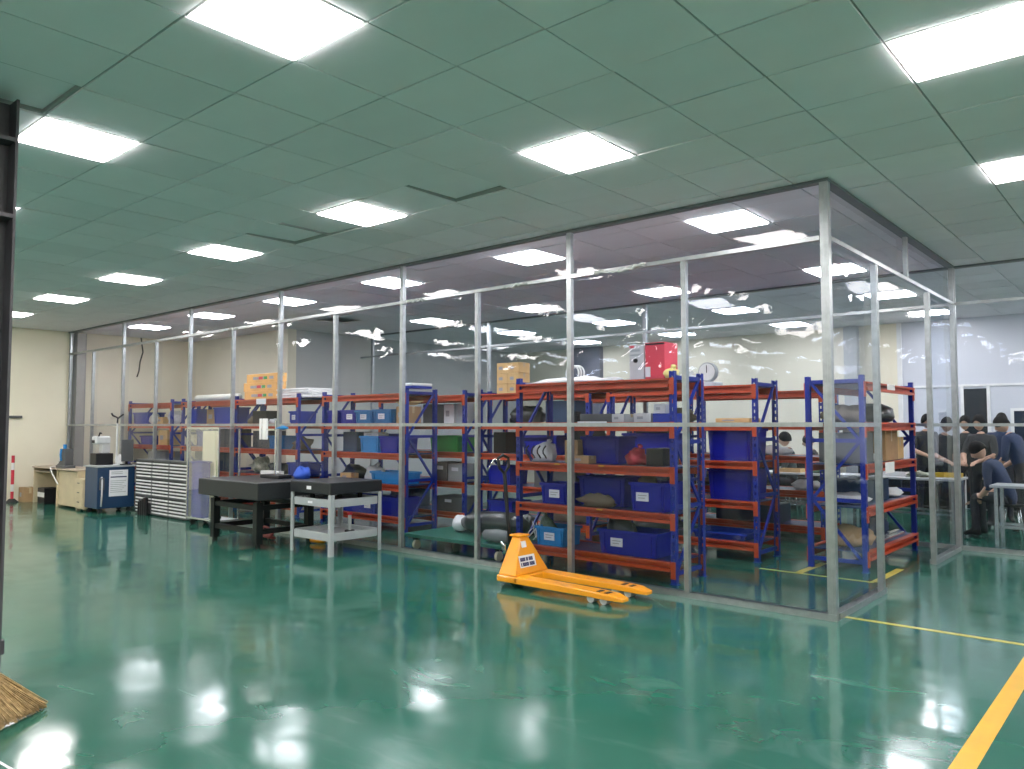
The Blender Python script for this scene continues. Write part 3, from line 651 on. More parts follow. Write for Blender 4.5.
for k in range(6):
    x0_ = -.16+.055*k; z0_ = .245+.02*abs(k-2.5); m.add([(x0_, -.12, z0_), (x0_+.06, -.12, z0_+.006), (x0_+.06, .12, z0_+.016), (x0_, .12, z0_+.01), (x0_, -.12, z0_+.012), (x0_+.06, -.12, z0_+.018), (x0_+.06, .12, z0_+.028), (x0_, .12, z0_+.022)], [(3, 2, 1, 0), (4, 5, 6, 7), (0, 1, 5, 4), (1, 2, 6, 5), (2, 3, 7, 6), (3, 0, 4, 7)])
m.build('panel', CARDY, t)

# --- rack K (7.28)
yK = 7.33
for k, (a, b) in enumerate(((245, 281), (244, 279.5), (247, 280))):
    t = box_(['orange printed carton at the bottom of the stack of three on the rack', 'orange printed carton in the middle of the stack of three on the rack', 'orange printed carton on top of the stack of three on the rack'][k], CARDO, X(a, 7.45), X(b, 7.45), 7.42, LV[4]+k*.152, .15, .14, tape=True)
    for q in range(4): MB().b2((-.30+.17*q, -.0725, .05), (-.20+.17*q+.03*(q % 2), -.0702, .10)).build('print', [GREYINK, RED, BIN_G, GREYINK][q], t)
for k in range(4):
    o = MB().box((0, 0, .02), (1.02-.04*k, .5, .038)).build('foam_slab', WHITE, None, .012); o.location = (X(306, 7.6)-.02*k, 7.60, LV[4]+.041*k); o.rotation_euler = (0, 0, [.0, .03, -.02, .02][k])
    tag(o, ['lowest white foam slab in the stack beside the orange cartons', 'second white foam slab from the bottom of the stack', 'third white foam slab from the bottom of the stack', 'topmost white foam slab of the stack beside the orange cartons'][k], 'foam slab')
bin_('blue and white bin near the post on the fourth shelf of the carton-topped rack', BIN_M, X(289, yK), X(297.5, yK), yK, LV[3], .20, .36, .5)
box_('black equipment case on the fourth shelf under the orange cartons', BLACK, X(252, yK), X(266, yK), yK, LV[3], .22, .3, 'equipment_case', 'case', False)
lump_('brown tool roll on the fourth shelf under the orange cartons', CLOTH, -12.48, 7.45, LV[3], (.20, .20, .15), 21, 'cloth_bundle', 'cloth', .3, False)
lump_('white rag at the edge of the fourth shelf near the foam slabs', BAGW, X(273, 7.38), 7.40, LV[3], (.30, .16, .10), 22, 'rag', 'cloth', .3, False)
box_('dark stack of parts trays on the third shelf above the granite table', DGREY, X(244, yK), X(262, yK), 7.5, LV[2], .30, .3, 'parts_trays', 'tray', False)
bin_('teal bin on the third shelf above the granite table', BIN_T, X(264, yK), X(278, yK), 7.42, LV[2], .22, .34)
lump_('grey and green parts heap on the third shelf near the rack post', CLOTH, -11.12, 7.55, LV[2], (.28, .3, .24), 25, 'parts_heap', 'parts', .4, False)
lump_('pale instrument heap on the second shelf above the granite table', mat('pale_heap', (.45, .45, .32), .6, var=.4, scale=18, bump=.5), -12.35, 7.55, LV[1], (.5, .3, .30), 26, 'parts_heap', 'parts', .45, False)
bin_('blue bin on the second shelf near the cart plate', BIN_M, -11.32, -10.95, 7.4, LV[1], .22, .4)
lump_('dark cloth heap on the second shelf near the cart plate', BAGB, -11.75, 7.5, LV[1], (.5, .34, .26), 27, 'cloth_heap', 'cloth', .3, False)

# --- rack J and L
o = MB().tube([(-.75, 0, .07), (-.2, .01, .072), (.3, -.01, .07), (.78, 0, .068)], .068, 14).build('rolled_sheet', mat('pale_roll', (.62, .63, .55), .4)); o.location = (-13.85, 7.5, LV[4])
tag(o, 'long pale rolled plastic sheet lying on a rack top', 'roll')
bin_('large blue bin at the post end on the fourth shelf behind the clear case', BIN_M, X(213, yK), X(231, yK), yK, LV[3], .30, .36)
bin_('blue bin with papers on the fourth shelf behind the clear case', BIN_M, X(188, yK)+.02, X(196, yK), yK, LV[3], .28, .36)
box_('dark carton between blue bins on the fourth shelf behind the clear case', CARD, X(200, yK), X(210, yK), 7.45, LV[3], .27, .3)
lump_('white paper heap between the rack posts above the drawer cabinets', BAGW, -15.60, 7.55, LV[3], (.36, .3, .30), 31, 'paper_heap', 'paper', .35, False)
bin_('wide blue bin on the fourth shelf by the cream end wall', BIN_M, -17.08, X(147, yK), yK, LV[3], .24, .36)
lump_('white cloth hanging over the wide blue bin by the end wall', BAGW, X(149, 7.3), 7.42, LV[3]+.002, (.34, .2, .26), 33, 'cloth_bundle', 'cloth', .3, False)
box_('brown carton on the fourth shelf beside the white cloth', CARDY, X(153, yK), X(159, yK), 7.4, LV[3], .14, .3)
bin_('low dark blue bin on the third shelf by the cream end wall', BIN_D, X(140, yK), X(153, yK), yK, LV[2], .18, .36)
box_('tan carton stack on the third shelf above the drawer cabinets', CARDY, X(158, yK), X(167, yK), yK, LV[2], .30, .34)
bin_('dark blue bin on the third shelf beneath the clear case bins', BIN_D, X(196, yK), X(208, yK), yK, LV[2], .30, .36)
lump_('beige sack on the third shelf behind the clear case', mat('beige_sack', (.6, .5, .36), .7, bump=.3), -14.55, 7.6, LV[2], (.3, .34, .36), 35, 'sack', 'bag', .25)
box_('grey monitor carton on the second shelf above the drawer cabinets', GREY, -16.5, -15.7, 7.4, LV[1], .30, .35)

# --- racks G, H, B and the rear row
yG = 8.28
bin_('bright green crate on the third shelf of a middle-row rack', BIN_G, X(430, yG), X(458, yG), yG, LV[2], .24, .38)
box_('cream carton standing on the fourth shelf above the green crate', WHITE, X(439, yG), X(449, yG), yG+.1, LV[3], .30, .3)
box_('grey carton beside the cream one above the green crate', GREY, X(451, yG), X(463, yG), yG+.1, LV[3], .30, .3)
for k, (a, b, lv, hh, txt) in enumerate(((434, 447, 1, .28, 'dark grey crate with white label under the green crate'), (448, 463, 1, .26, 'dark grey crate beside the rack post under the green crate'), (436, 462, 0, .22, 'long grey crate on the lowest shelf under the green crate'))):
    t = box_(txt, [DGREY, GREY, DGREY][k], X(a, yG), X(b, yG), yG, LV[lv], hh, .4, 'crate', 'crate', False)
    MB().b2((-.08, -.2025, hh*.6), (.06, -.2002, hh*.8)).build('paper_label', PAPER, t)
yH = 8.5
for k in range(6):
    cx = -8.0+.13*0; i, j = k % 2, k//2
    t = box_('small yellow-brown carton in the two-wide stack on the middle rack row', CARDY, -7.62+.215*i, -7.62+.215*i+.208, yH, LV[4]+.155*j, .152, .25, group='small cartons stacked on the middle rack row')
box_('black frame crate on the third shelf of the middle-row rack behind the jack handle', BLACK, X(488, yG), X(500, yG), 8.4, LV[2], .30, .3, 'crate', 'crate', False)
bin_('deep blue bin on the second shelf behind the jack handle', BIN_D, X(488, yG), X(510, yG), yG, LV[1], .26, .4)
bin_('deep blue bin on the lowest shelf of the middle-row rack behind the trolley', BIN_D, X(488, yG), X(512, yG), yG, LV[0], .22, .4)
bin_('deep blue bin seen under the shelf behind the striped bag', BIN_D, -6.95, -6.35, yG, LV[2], .26, .4)
bin_('big deep blue bin on the third shelf next to the rack end frame', BIN_D, X(708, yG), X(751, yG), yG, LV[2], .36, .44)
bin_('big deep blue bin on the second shelf next to the rack end frame', BIN_D, X(708, yG), X(751, yG), yG, LV[1], .34, .44)
bin_('deep blue bin on the third shelf behind the pallet jack rack post', BIN_D, -5.3, -4.62, yG, LV[2], .30, .44)
bin_('blue tray on the lowest shelf next to the rack end frame', BIN_M, -4.35, -3.7, yG, LV[0], .08, .44)
box_('tan carton on the fourth shelf beside the perforated end post', CARDY, -4.05, -3.64, yG, LV[3], .05, .3)
t = thing('dial_scale', 'round white dial scale on top of a middle-row rack', 'scale', (X(710, 8.5), 8.5, LV[4]))
MB().b2((-.12, -.12, 0), (.12, .12, .06)).build('base', LGREY, t, .01); MB().cyl((0, -.02, .18), .115, .07, 28, 0, None, 'Y').build('housing', GREY, t); MB().cyl((0, -.058, .18), .10, .006, 28, 0, None, 'Y').build('dial', WHITE, t); MB().b2((-.005, -.0645, .17), (.005, -.0615, .26)).build('needle', BLACK, t)
t = lump_('pale grey sack on the rack top between the dial scale and the red carton', BAGW, X(684, 8.4), 8.5, LV[4], (.30, .26, .2), 41)
for k, (x, y, lv, dm, m_) in enumerate(((-6.9, 10.3, 2, (.6, .3, .3), CLOTH), (-6.2, 10.3, 1, (.6, .3, .3), BAGB), (-4.9, 10.3, 1, (.7, .34, .2), CLOTH), (-4.2, 10.3, 2, (.5, .3, .16), BAGW), (-3.75, 10.3, 1, (.4, .3, .14), BAGW))):
    lump_(['brown cloth heap on the third shelf of the rearmost rack', 'black bag heap on the second shelf of the rearmost rack', 'brown cloth heap on the second shelf beside the white bag', 'white bag on the third shelf of the rearmost rack', 'flat white bag on the second shelf of the rearmost rack'][k], m_, x, y, LV[lv], dm, 50+k, 'heap', 'bag', .35, False)
# --- darker clutter that fills the shelves behind
def clutter(rows):
    for k, (kind, lv, x, y, dm, m_, l) in enumerate(rows):
        if kind == 'c': box_(l, m_, x-dm[0]/2, x+dm[0]/2, y-dm[1]/2, LV[lv], dm[2], dm[1], 'crate', 'crate', False)
        else: lump_(l, m_, x, y, LV[lv], dm, 100+k, 'cloth_heap', 'cloth', .25, False)
clutter([('c', 1, -14.0, 7.58, (.9, .4, .34), NAVYCAB, 'wide navy crate on the second shelf behind the clear case'),
         ('c', 2, -13.45, 7.58, (.7, .4, .33), DGREY, 'wide dark crate on the third shelf behind the clear case'),
         ('l', 0, -13.6, 7.55, (.9, .4, .36), BAGB, 'black sack heap on the lowest shelf behind the clear case'),
         ('c', 0, -12.0, 7.58, (.8, .4, .30), BLACK, 'wide black crate on the lowest shelf behind the granite table'),
         ('l', 0, -11.2, 7.55, (.34, .36, .30), CLOTH, 'brown cloth heap on the lowest shelf behind the granite table'),
         ('c', 2, -9.72, 7.60, (.34, .3, .30), NAVYCAB, 'navy crate at the far end of the third shelf behind the cart'),
         ('c', 3, -8.95, 8.55, (.3, .3, .30), DGREY, 'dark crate on the fourth shelf behind the cardboard sheet'),
         ('c', 0, -9.5, 8.5, (.5, .4, .28), NAVYCAB, 'navy crate on the lowest shelf behind the labelled bins'),
         ('c', 2, -6.0, 8.5, (.3, .4, .34), BLACK, 'black crate at the end of the third shelf in the middle row'),
         ('l', 3, -7.0, 8.5, (.6, .4, .30), BAGB, 'black bag heap on the fourth shelf in the middle row'),
         ('c', 3, -6.3, 8.5, (.5, .4, .30), NAVYCAB, 'navy crate on the fourth shelf in the middle row'),
         ('c', 1, -6.4, 8.5, (.7, .4, .30), DGREY, 'dark crate on the second shelf in the middle row'),
         ('l', 0, -6.3, 8.5, (.8, .4, .30), CLOTH, 'brown cloth heap on the lowest shelf in the middle row'),
         ('c', 1, -5.0, 8.5, (.6, .4, .33), NAVYCAB, 'navy crate on the second shelf beside the big blue bin'),
         ('l', 0, -4.95, 8.5, (.7, .4, .26), BAGB, 'black bag heap on the lowest shelf of the big-bin rack'),
         ('l', 3, -4.7, 8.55, (.5, .36, .22), CLOTH, 'brown cloth heap on the fourth shelf of the big-bin rack'),
         ('c', 2, -6.1, 10.3, (.6, .4, .34), NAVYCAB, 'navy crate on the third shelf of the rearmost rack'),
         ('c', 0, -6.6, 10.3, (.9, .4, .30), DGREY, 'wide dark crate on the lowest shelf of the rearmost rack'),
         ('c', 0, -4.5, 10.3, (.9, .4, .24), NAVYCAB, 'wide navy crate on the lowest shelf of the end rearmost rack')])
# --- rack D (runs in Y): shelves at X -3.05..-2.45
def boxD(label, m, y0, y1, x0, x1, z, h, name='carton', cat='box', tape=True): return box_(label, m, x0, x1, y0, z, h, y1-y0, name, cat, tape)
boxD('tall brown carton on the third shelf inside the doorway', CARD, 9.35, 9.85, -2.98, -2.52, LV[2], .36)
boxD('smaller yellow-brown carton beside the tall one inside the doorway', CARDY, 9.92, 10.22, -2.95, -2.55, LV[2], .26)
boxD('dark crate at the near end of the third shelf inside the doorway', DGREY, 8.55, 9.0, -2.98, -2.55, LV[2], .32, 'crate', 'crate', False)
boxD('dark blue case on the second shelf inside the doorway', NAVYCAB, 9.1, 9.55, -2.98, -2.55, LV[1], .24, 'case', 'case', False)
lump_('black domed bag on the fourth shelf inside the doorway', BAGB, -2.75, 9.75, LV[3], (.44, .62, .28), 61, amp=.12, knot=False)
lump_('grey cable heap at the near end of the fourth shelf inside the doorway', CLOTH, -2.78, 8.8, LV[3], (.40, .5, .22), 62, 'cable_heap', 'cable', .4, False)
lump_('white paper bundle on the second shelf inside the doorway', BAGW, -2.72, 9.98, LV[1], (.40, .50, .12), 63, 'paper_bundle', 'paper', .3, False)
lump_('white film scraps at the near end of the third shelf inside the doorway', BAGW, -2.62, 9.18, LV[2], (.18, .24, .10), 64, 'film_scraps', 'plastic', .3, False)
lump_('grey film scraps on the second shelf near the end frame', BAGW, -2.75, 8.8, LV[1], (.40, .5, .14), 65, 'film_scraps', 'plastic', .35, False)
lump_('brown carton scraps on the lowest shelf near the end frame', CARD, -2.75, 8.85, LV[0], (.42, .5, .24), 66, 'cardboard_scraps', 'cardboard', .35, False)
lump_('blue cloth on the lowest shelf inside the doorway', NAVY, -2.80, 9.9, LV[0], (.22, .6, .26), 67, 'cloth_heap', 'cloth', .3, False)
for k in range(3):
    o = MB().b2((-.03, -.5, 0), (.03, .5, .03)).build('metal_strip', CHROME, None, .002); o.location = (-2.58-.005*k, 9.75, LV[0]); o.location.x = -2.93+.07*k if k < 1 else -2.50
    o.location.x = (-2.93, -2.56, -2.64)[k]; o.location.y = (9.7, 9.6, 9.75)[k]
    o.location.z = LV[0] if k != 1 else LV[0]
    tag(o, 'long bright metal strip lying on the lowest doorway shelf', 'metal strip', 'metal strips on the doorway shelf')

# ------------------------------------------------------------------ pallet jack
J = thing('pallet_jack', 'yellow hand pallet jack with black handle parked by the film wall', 'pallet jack', (-4.86, 5.70, 0), 0.0)
mb = MB()
B_ = [(-.01, -.25, .115), (.20, -.25, .115), (.20, .25, .115), (-.01, .25, .115), (.0, -.06, .445), (.10, -.06, .445), (.10, .06, .445), (.0, .06, .445)]
mb.add(B_, [(3, 2, 1, 0), (4, 5, 6, 7), (0, 1, 5, 4), (1, 2, 6, 5), (2, 3, 7, 6), (3, 0, 4, 7)]); body = mb.build('body', YELLOW, J, .012)
MB().b2((-.02, -.075, .446), (.115, .07, .465)).build('cap', YELLOW, body, .006)
MB().b2((-.01, -.27, .055), (.24, .27, .114)).build('cross_beam', YELLOW, J, .01)
for s in (-1, 1):
    y0, y1 = sorted((s*.27, s*.11)); mb = MB()
    P_ = [(.20, .055, .115), (1.03, .055, .105), (1.24, .05, .095), (1.35, .045, .075)]
    vs = []
    for i, (x, zb, zt) in enumerate(P_):
        e = .0 if i < 3 else .035; vs += [(x, y0+e, zb), (x, y1-e, zb), (x, y1-e, zt), (x, y0+e, zt)]
    fs = [(0, 3, 2, 1), tuple(12+i for i in range(4))]
    for i in range(3):
        for k in range(4): fs.append((i*4+k, i*4+(k+1) % 4, (i+1)*4+(k+1) % 4, (i+1)*4+k))
    mb.add(vs, fs); f = mb.build('fork', YELLOW, J, .006)
    yc = (y0+y1)/2
    for dx in (1.08, 1.16): MB().b2((dx, yc-.04, .101 if dx < 1.1 else .097), (dx+.035, yc+.04, .1055 if dx < 1.1 else .1015)).build('slot', BLACK, f)
    for dx in (1.02, 1.15): MB().cyl((dx, yc, .037), .037, .075, 18, 0, None, 'Y').build('roller', LGREY, f)
    MB().bar((.35, yc, .05), (1.0, yc, .045), .02, .012).build('push_rod', BLACKSTEEL, f)
# front plate decals: slanted plate between (.20,z .115) and (.165,z .475)
sl = atan2(-.10, .35); Mx = Matrix.Rotation(sl, 3, 'Y')
def decal(name, y0, y1, z0, z1, m, par, off=.0025):
    zc = (z0+z1)/2; xc = .20-.10*(zc-.115)/.35+off
    return MB().box((xc, (y0+y1)/2, zc), (.002, y1-y0, z1-z0), 0, 0, Mx).build(name, m, par)
decal('sticker', -.075, -.005, .35, .41, PAPER, body); lb = decal('label_plate', -.15, .08, .175, .285, PAPER, body)
rg = random.Random(5)
for zl in (.248, .204):
    y = -.135
    for wd in ((5, 2, 4) if zl > .22 else (1, 6, 5)):
        for c_ in range(wd):
            if y > .06: break
            decal('print', y, y+.0115, zl-.017, zl+.017, INK, lb, .0046); y += .0148
        y += .010
MB().cyl((-.045, 0, .22), .04, .24, 16).build('pump', BLACKSTEEL, J); MB().tube([(-.11, -.02, .26), (-.12, -.06, .33), (-.10, -.10, .38), (-.06, -.1, .36), (-.08, -.06, .30), (-.12, -.05, .27)], .012, 8).build('linkage', CHROME, J)
for s in (-1, 1): MB().cyl((-.045, s*.04, .09), .09, .05, 24, 0, None, 'Y').build('steer_wheel', RUBBER, J)
hd = MB().tube([(-.07, 0, .32), (-.10, 0, .55), (-.14, 0, .95), (-.15, 0, 1.05)], .019, 10).build('handle', BLACK, J)
MB().tube([(-.15, 0, 1.03), (-.155, -.07, 1.09), (-.165, -.075, 1.18), (-.17, 0, 1.21), (-.165, .075, 1.18), (-.155, .07, 1.09)], .015, 10, 0, True).build('hand_loop', BLACK, hd)
MB().tube([(-.155, -.03, 1.16), (-.20, -.10, 1.17), (-.235, -.15, 1.06)], .006, 6).build('release_lever', CHROME, hd)

# ------------------------------------------------------------------ green trolley with bundles
T = thing('platform_trolley', 'low dark green platform trolley inside the film wall', 'trolley', (-6.42, 6.80, 0))
MB().b2((-.80, -.44, .15), (.78, .44, .19)).build('platform', GREENDK, T, .006)
for sx in (-.68, .66):
    for sy in (-.34, .34):
        w_ = thing('caster', None, None); w_.parent = T; w_.location = (sx, sy, 0); MB().cyl((0, 0, .055), .055, .035, 16, 0, None, 'X').build('wheel', mat('cream_wheel', (.70, .66, .50), .5), w_); MB().b2((-.03, -.035, .112), (.03, .035, .149)).build('plate', BLACKSTEEL, w_)
t = thing('wrapped_bundle', 'long black-wrapped bundle with a white knotted end on the trolley', 'bundle', (-6.35, 6.88, .19))
MB().tube([(-.36, 0, .12), (-.2, .0, .135), (.1, .02, .15), (.45, .03, .15), (.6, .03, .12)], [.06, .125, .14, .145, .09], 14).build('wrap', BAGB, t)
MB().lump((-.42, 0, .02), (.2, .22, .22), 71, .3).build('knotted_end', BAGW, t)
t = thing('wrapped_bundle', 'clear film-wrapped grey bundle at the trolley edge by the jack', 'bundle', (-5.82, 6.50, .19))
MB().tube([(-.17, 0, .075), (0, .0, .08), (.17, 0, .075)], [.06, .075, .065], 12).build('wrap', mat('grey_wrap', (.22, .24, .24), .25, bump=.6, bscale=18), t)
lump_('crumpled black sheet heap behind the long bundle on the trolley', BAGB, -5.95, 7.13, .19, (.36, .16, .30), 73, 'plastic_sheet', 'sheet', .35, False)

# ------------------------------------------------------------------ granite table, cart
t = thing('granite_table', 'black granite surface plate on a black steel stand before the film wall', 'table', (-9.06, 5.52, 0))
MB().b2((-.72, -.47, .60), (.72, .47, .81)).build('surface_plate', GRANITE, t, .012)
for sx in (-.52, .50):
    for sy in (-.33, .40):
        l = MB().b2((sx-.045, sy-.045, .05), (sx+.045, sy+.045, .56)).build('leg', BLACKSTEEL, t, .004); MB().cyl((sx, sy, .025), .035, .05, 12).build('foot', BLACKSTEEL, l); MB().cyl((sx, sy, .58), .025, .04, 10).build('jack_screw', BLACKSTEEL, l)
for z in (.20, .49):
    for sy in (-.33, .40): MB().b2((-.475, sy-.03, z-.03), (.455, sy+.03, z+.03)).build('stretcher', BLACKSTEEL, t)
    for sx in (-.52, .50): MB().b2((sx-.03, -.285, z-.03), (sx+.03, .355, z+.03)).build('stretcher', BLACKSTEEL, t)
t = thing('steel_cart', 'light grey steel frame cart with two shelves beside the granite table', 'cart', (-7.77, 5.76, 0))
for sx in (-.37, .37):
    for sy in (-.34, .34):
        ox, oy = (1 if sx > 0 else -1), (1 if sy > 0 else -1); ex, ey = sx+ox*.03, sy+oy*.03; mb = MB()
        mb.b2((min(ex, ex-ox*.05), min(ey, ey-oy*.005), 0), (max(ex, ex-ox*.05), max(ey, ey-oy*.005), .70)); mb.b2((min(ex, ex-ox*.005), min(ey-oy*.005, ey-oy*.05), 0), (max(ex, ex-ox*.005), max(ey-oy*.005, ey-oy*.05), .70)); mb.build('leg', GREY, t)
for z in (.215, .60):
    for sy in (-.34, .34): MB().b2((-.34, sy-.02, z-.045), (.34, sy+.02, z+.045)).build('rail', GREY, t, .003)
    for sx in (-.37, .37): MB().b2((sx-.02, -.31, z-.045), (sx+.02, .31, z+.045)).build('rail', GREY, t, .003)
MB().b2((-.349, -.319, .20), (.349, .319, .214)).build('shelf', GREY, t); MB().b2((-.349, -.319, .60), (.349, .319, .614)).build('shelf', DGREY, t)
for sx in (-.25, .22): MB().tube([(sx, -.30, .614), (sx, -.30, .66), (sx+.06, -.30, .66), (sx+.06, -.30, .614)], .008, 6).build('clip', CHROME, t)
MB().b2((-.06, -.3625, .585), (.03, -.3602, .612)).build('paper_label', PAPER, t)
t = thing('granite_plate', 'thick black granite plate resting on the grey steel cart', 'plate', (-7.77, 5.76, .614))
for sx in (-.2, .2):
    for sy in (-.2, .2): MB().cyl((sx, sy, .045), .03, .09, 10).build('foot', BLACKSTEEL, t)
MB().b2((-.40, -.38, .09), (.40, .38, .225)).build('body', GRANITE, t, .01); MB().b2((-.06, -.3825, .135), (.03, -.3802, .175)).build('paper_label', PAPER, t)
o = MB().tube([(-.1, 0, .04), (.03, 0, .04), (.1, 0, .04)], [.03, .042, .035], 10).build('yellow_roll', YELLOW); o.location = (-8.36, 5.92, .0); o.rotation_euler = (0, 0, .4); tag(o, 'small yellow roll on the floor between the granite table and the cart', 'roll')
t = thing('bottle_jack', 'small screw jack with red cap on the cart lower shelf', 'jack', (-7.62, 5.85, .2142))
MB().cyl((0, 0, .015), .06, .03, 16).build('base', BLACKSTEEL, t); MB().cyl((0, 0, .12), .022, .18, 12).build('column', GREY, t); MB().cyl((0, 0, .225), .032, .03, 12).build('cap', RED, t)
tangle('red and white hoses heaped under the granite table', mat('red_hose', (.35, .08, .08), .5), (-9.15, 5.75, 0), (.55, .3, .16), 18, 9, .014, 'hose_heap', 'hose')
# on the granite table
zt = .81
t = thing('gauge_stand', 'height gauge with white vertical post and black round base on granite', 'gauge', (-9.02, 5.72, zt))
MB().b2((-.22, -.10, 0), (.22, .10, .045)).build('base', BLACK, t, .01); MB().cyl((-.02, 0, .40), .011, .71, 12).build('post', CHROME, t)
mb = MB(); mb.b2((-.30, -.03, .50), (-.20, .0, .78)); mb.build('scale_panel', WHITE, t, .004); MB().b2((-.38, -.025, .50), (-.345, -.005, .78)).build('scale_panel', WHITE, t, .004)
MB().b2((-.345, -.02, .63), (-.02, -.008, .645)).build('arm', CHROME, t)
MB().tube([(-.02, 0, .65), (.06, 0, .655), (.14, 0, .66), (.26, 0, .655)], [.008, .014, .03, .012], 10).build('probe', BIN_L, t)
o = lump_('crumpled blue cloth on the granite table beside the gauge base', mat('bright_blue_cloth', (.03, .10, .55), .6, bump=.4, bscale=20), -8.66, 5.88, zt, (.26, .16, .20), 77, 'cloth_bundle', 'cloth', .4, False)
box_('long pale straightedge box lying on the granite table', LGREY, -9.62, -9.20, 5.86, zt, .07, .10, 'straightedge', 'tool', False)

# ------------------------------------------------------------------ clear case on wheels
cx0, cx1, cy0, cy1 = -11.50, -10.56, 5.75, 6.10
t = thing('display_case', 'tall clear acrylic case with pale metal edges on black wheels', 'case', ((cx0+cx1)/2, (cy0+cy1)/2, 0))
hx, hy = (cx1-cx0)/2, (cy1-cy0)/2; z0, z1 = .10, 1.47
for sx in (-1, 1):
    for sy in (-1, 1):
        MB().box((sx*(hx-.012), sy*(hy-.012), (z0+z1)/2), (.024, .024, z1-z0)).build('edge_post', CHROME, t)
        w_ = MB().cyl((sx*(hx-.08), sy*(hy-.07), .045), .045, .03, 14, 0, None, 'X').build('wheel', RUBBER, t)
for z in (z0+.012, z1-.012):
    for sy in (-1, 1): MB().box((0, sy*(hy-.012), z), (2*hx-.048, .024, .024)).build('edge_rail', CHROME, t)
    for sx in (-1, 1): MB().box((sx*(hx-.012), 0, z), (.024, 2*hy-.048, .024)).build('edge_rail', CHROME, t)
MB().b2((-hx+.024, -hy+.024, z0+.002), (hx-.024, hy-.024, z0+.014)).build('floor_panel', LGREY, t)
MB().b2((-hx+.024, -hy+.008, z0+.024), (hx-.024, -hy+.012, z1-.024)).build('front_pane', ACRYL, t)
MB().b2((hx-.012, -hy+.024, z0+.024), (hx-.008, hy-.024, z1-.024)).build('side_pane', ACRYL, t)
MB().b2((-hx+.008, -hy+.024, z0+.024), (-hx+.012, hy-.024, z1-.024)).build('side_pane', ACRYL, t)
box_('cream folded board standing in the clear wheeled case', mat('cream_board', (.80, .74, .55), .6), cx0+.05, cx0+.42, 5.97, z0+.015, 1.30, .05, 'folded_board', 'board', False)
bin_('tall dark blue bin inside the clear wheeled case', BIN_D, cx0+.06, cx0+.40, 5.80, z0+.015, .84, .12)
t = thing('hand_pump', 'slim green-white hand pump standing in the clear case', 'pump', (cx0+.60, 5.92, z0+.015))
MB().cyl((0, 0, .02), .07, .04, 14).build('base', BLACK, t); MB().cyl((0, 0, .45), .02, .82, 10).build('rod', mat('olive_rod', (.35, .38, .15), .5), t); MB().b2((-.12, -.015, .60), (.04, .015, .63)).build('grip', WHITE, t)

# ------------------------------------------------------------------ parts drawer cabinets
dw = .60; tray_me = {}
for c in range(3):
    x0 = -13.66+c*(dw+.008); t = thing('drawer_cabinet', ['dark parts cabinet of small white-fronted drawers next to the navy machine bench', 'dark parts cabinet of small white-fronted drawers in the middle of three', 'dark parts cabinet of small white-fronted drawers next to the clear case'][c], 'cabinet', (x0, 5.93, 0))
    mb = MB(); mb.b2((0, .02, .02), (dw, .20, .92)); mb.b2((0, 0, .02), (.012, .02, .92)); mb.b2((dw-.012, 0, .02), (dw, .02, .92))
    for z in (.02, .315, .61, .905): mb.b2((.012, 0, z), (dw-.012, .02, z+.014))
    mb.build('body', DGREY, t); MB().b2((.02, .03, 0), (dw-.02, .2, .02)).build('plinth', BLACK, t)
    nx = 5; tw = (dw-.024)/nx
    if not tray_me:
        tray_me['f'] = MB().b2((.004, .004, .004), (tw-.004, .018, .046)).mesh('drawer', BLACK); tray_me['l'] = MB().b2((.006, -.004, .006), (tw-.006, .0038, .030)).mesh('label_strip', WHITE)
    for mz in range(3):
        for rz_ in range(5):
            for k in range(nx):
                if c == 0 and mz == 0 and rz_ < 4 and k > 1 and rz_ < 3: continue
                dr = inst('drawer', tray_me['f'], t, (.012+k*tw, 0, .036+mz*.295+rz_*.054)); inst('label_strip', tray_me['l'], dr)
for k in range(4):
    t = thing('canister', 'black canister in the row standing before the missing cabinet drawers', 'canister', (-13.32+.075*k, 5.86, 0), 0, 'black canisters before the drawer cabinet')
    hh = .22+.024*k; MB().cyl((0, 0, hh/2), .034, hh, 14).build('body', BLACK, t); MB().cyl((0, 0, hh+.012), .022, .024, 12).build('cap', DGREY, t)

# ------------------------------------------------------------------ navy machine bench, desk
t = thing('machine_bench', 'navy blue steel machine bench with a notice sheet on its side', 'bench', (-14.28, 5.73, 0))
MB().b2((-.20, -.31, .08), (.33, .31, .78)).build('body', NAVYCAB, t, .008); MB().b2((-.22, -.33, .781), (.35, .33, .81)).build('top', GREY, t, .004)
for sx in (-.14, .27):
    for sy in (-.24, .24): MB().cyl((sx, sy, .04), .04, .035, 12, 0, None, 'X').build('caster', RUBBER, t)
ns = MB().b2((.3305, -.12, .28), (.334, .19, .73)).build('notice_sheet', PAPER, t)
MB().b2((.3342, -.10, .60), (.3352, .17, .62)).build('print', INK, ns)
for k in range(7): MB().b2((.3342, -.10, .54-.032*k), (.3352, .16-.03*(k % 3), .548-.032*k)).build('print', GREYINK, ns)
for k in range(2): MB().b2((.3342, -.09, .69-.03*k), (.3352, .10, .70-.03*k)).build('print', GREYINK, ns)
MB().tube([(.345, -.25, .62), (.37, -.25, .55), (.37, -.25, .30), (.345, -.25, .12)], .014, 8).build('pipe', LGREY, t); MB().b2((.3305, -.28, .40), (.37, -.21, .60)).build('valve', DGREY, t)
t = thing('hardness_tester', 'pale bench testing machine with a black base on the navy bench', 'machine', (-14.36, 5.66, .81))
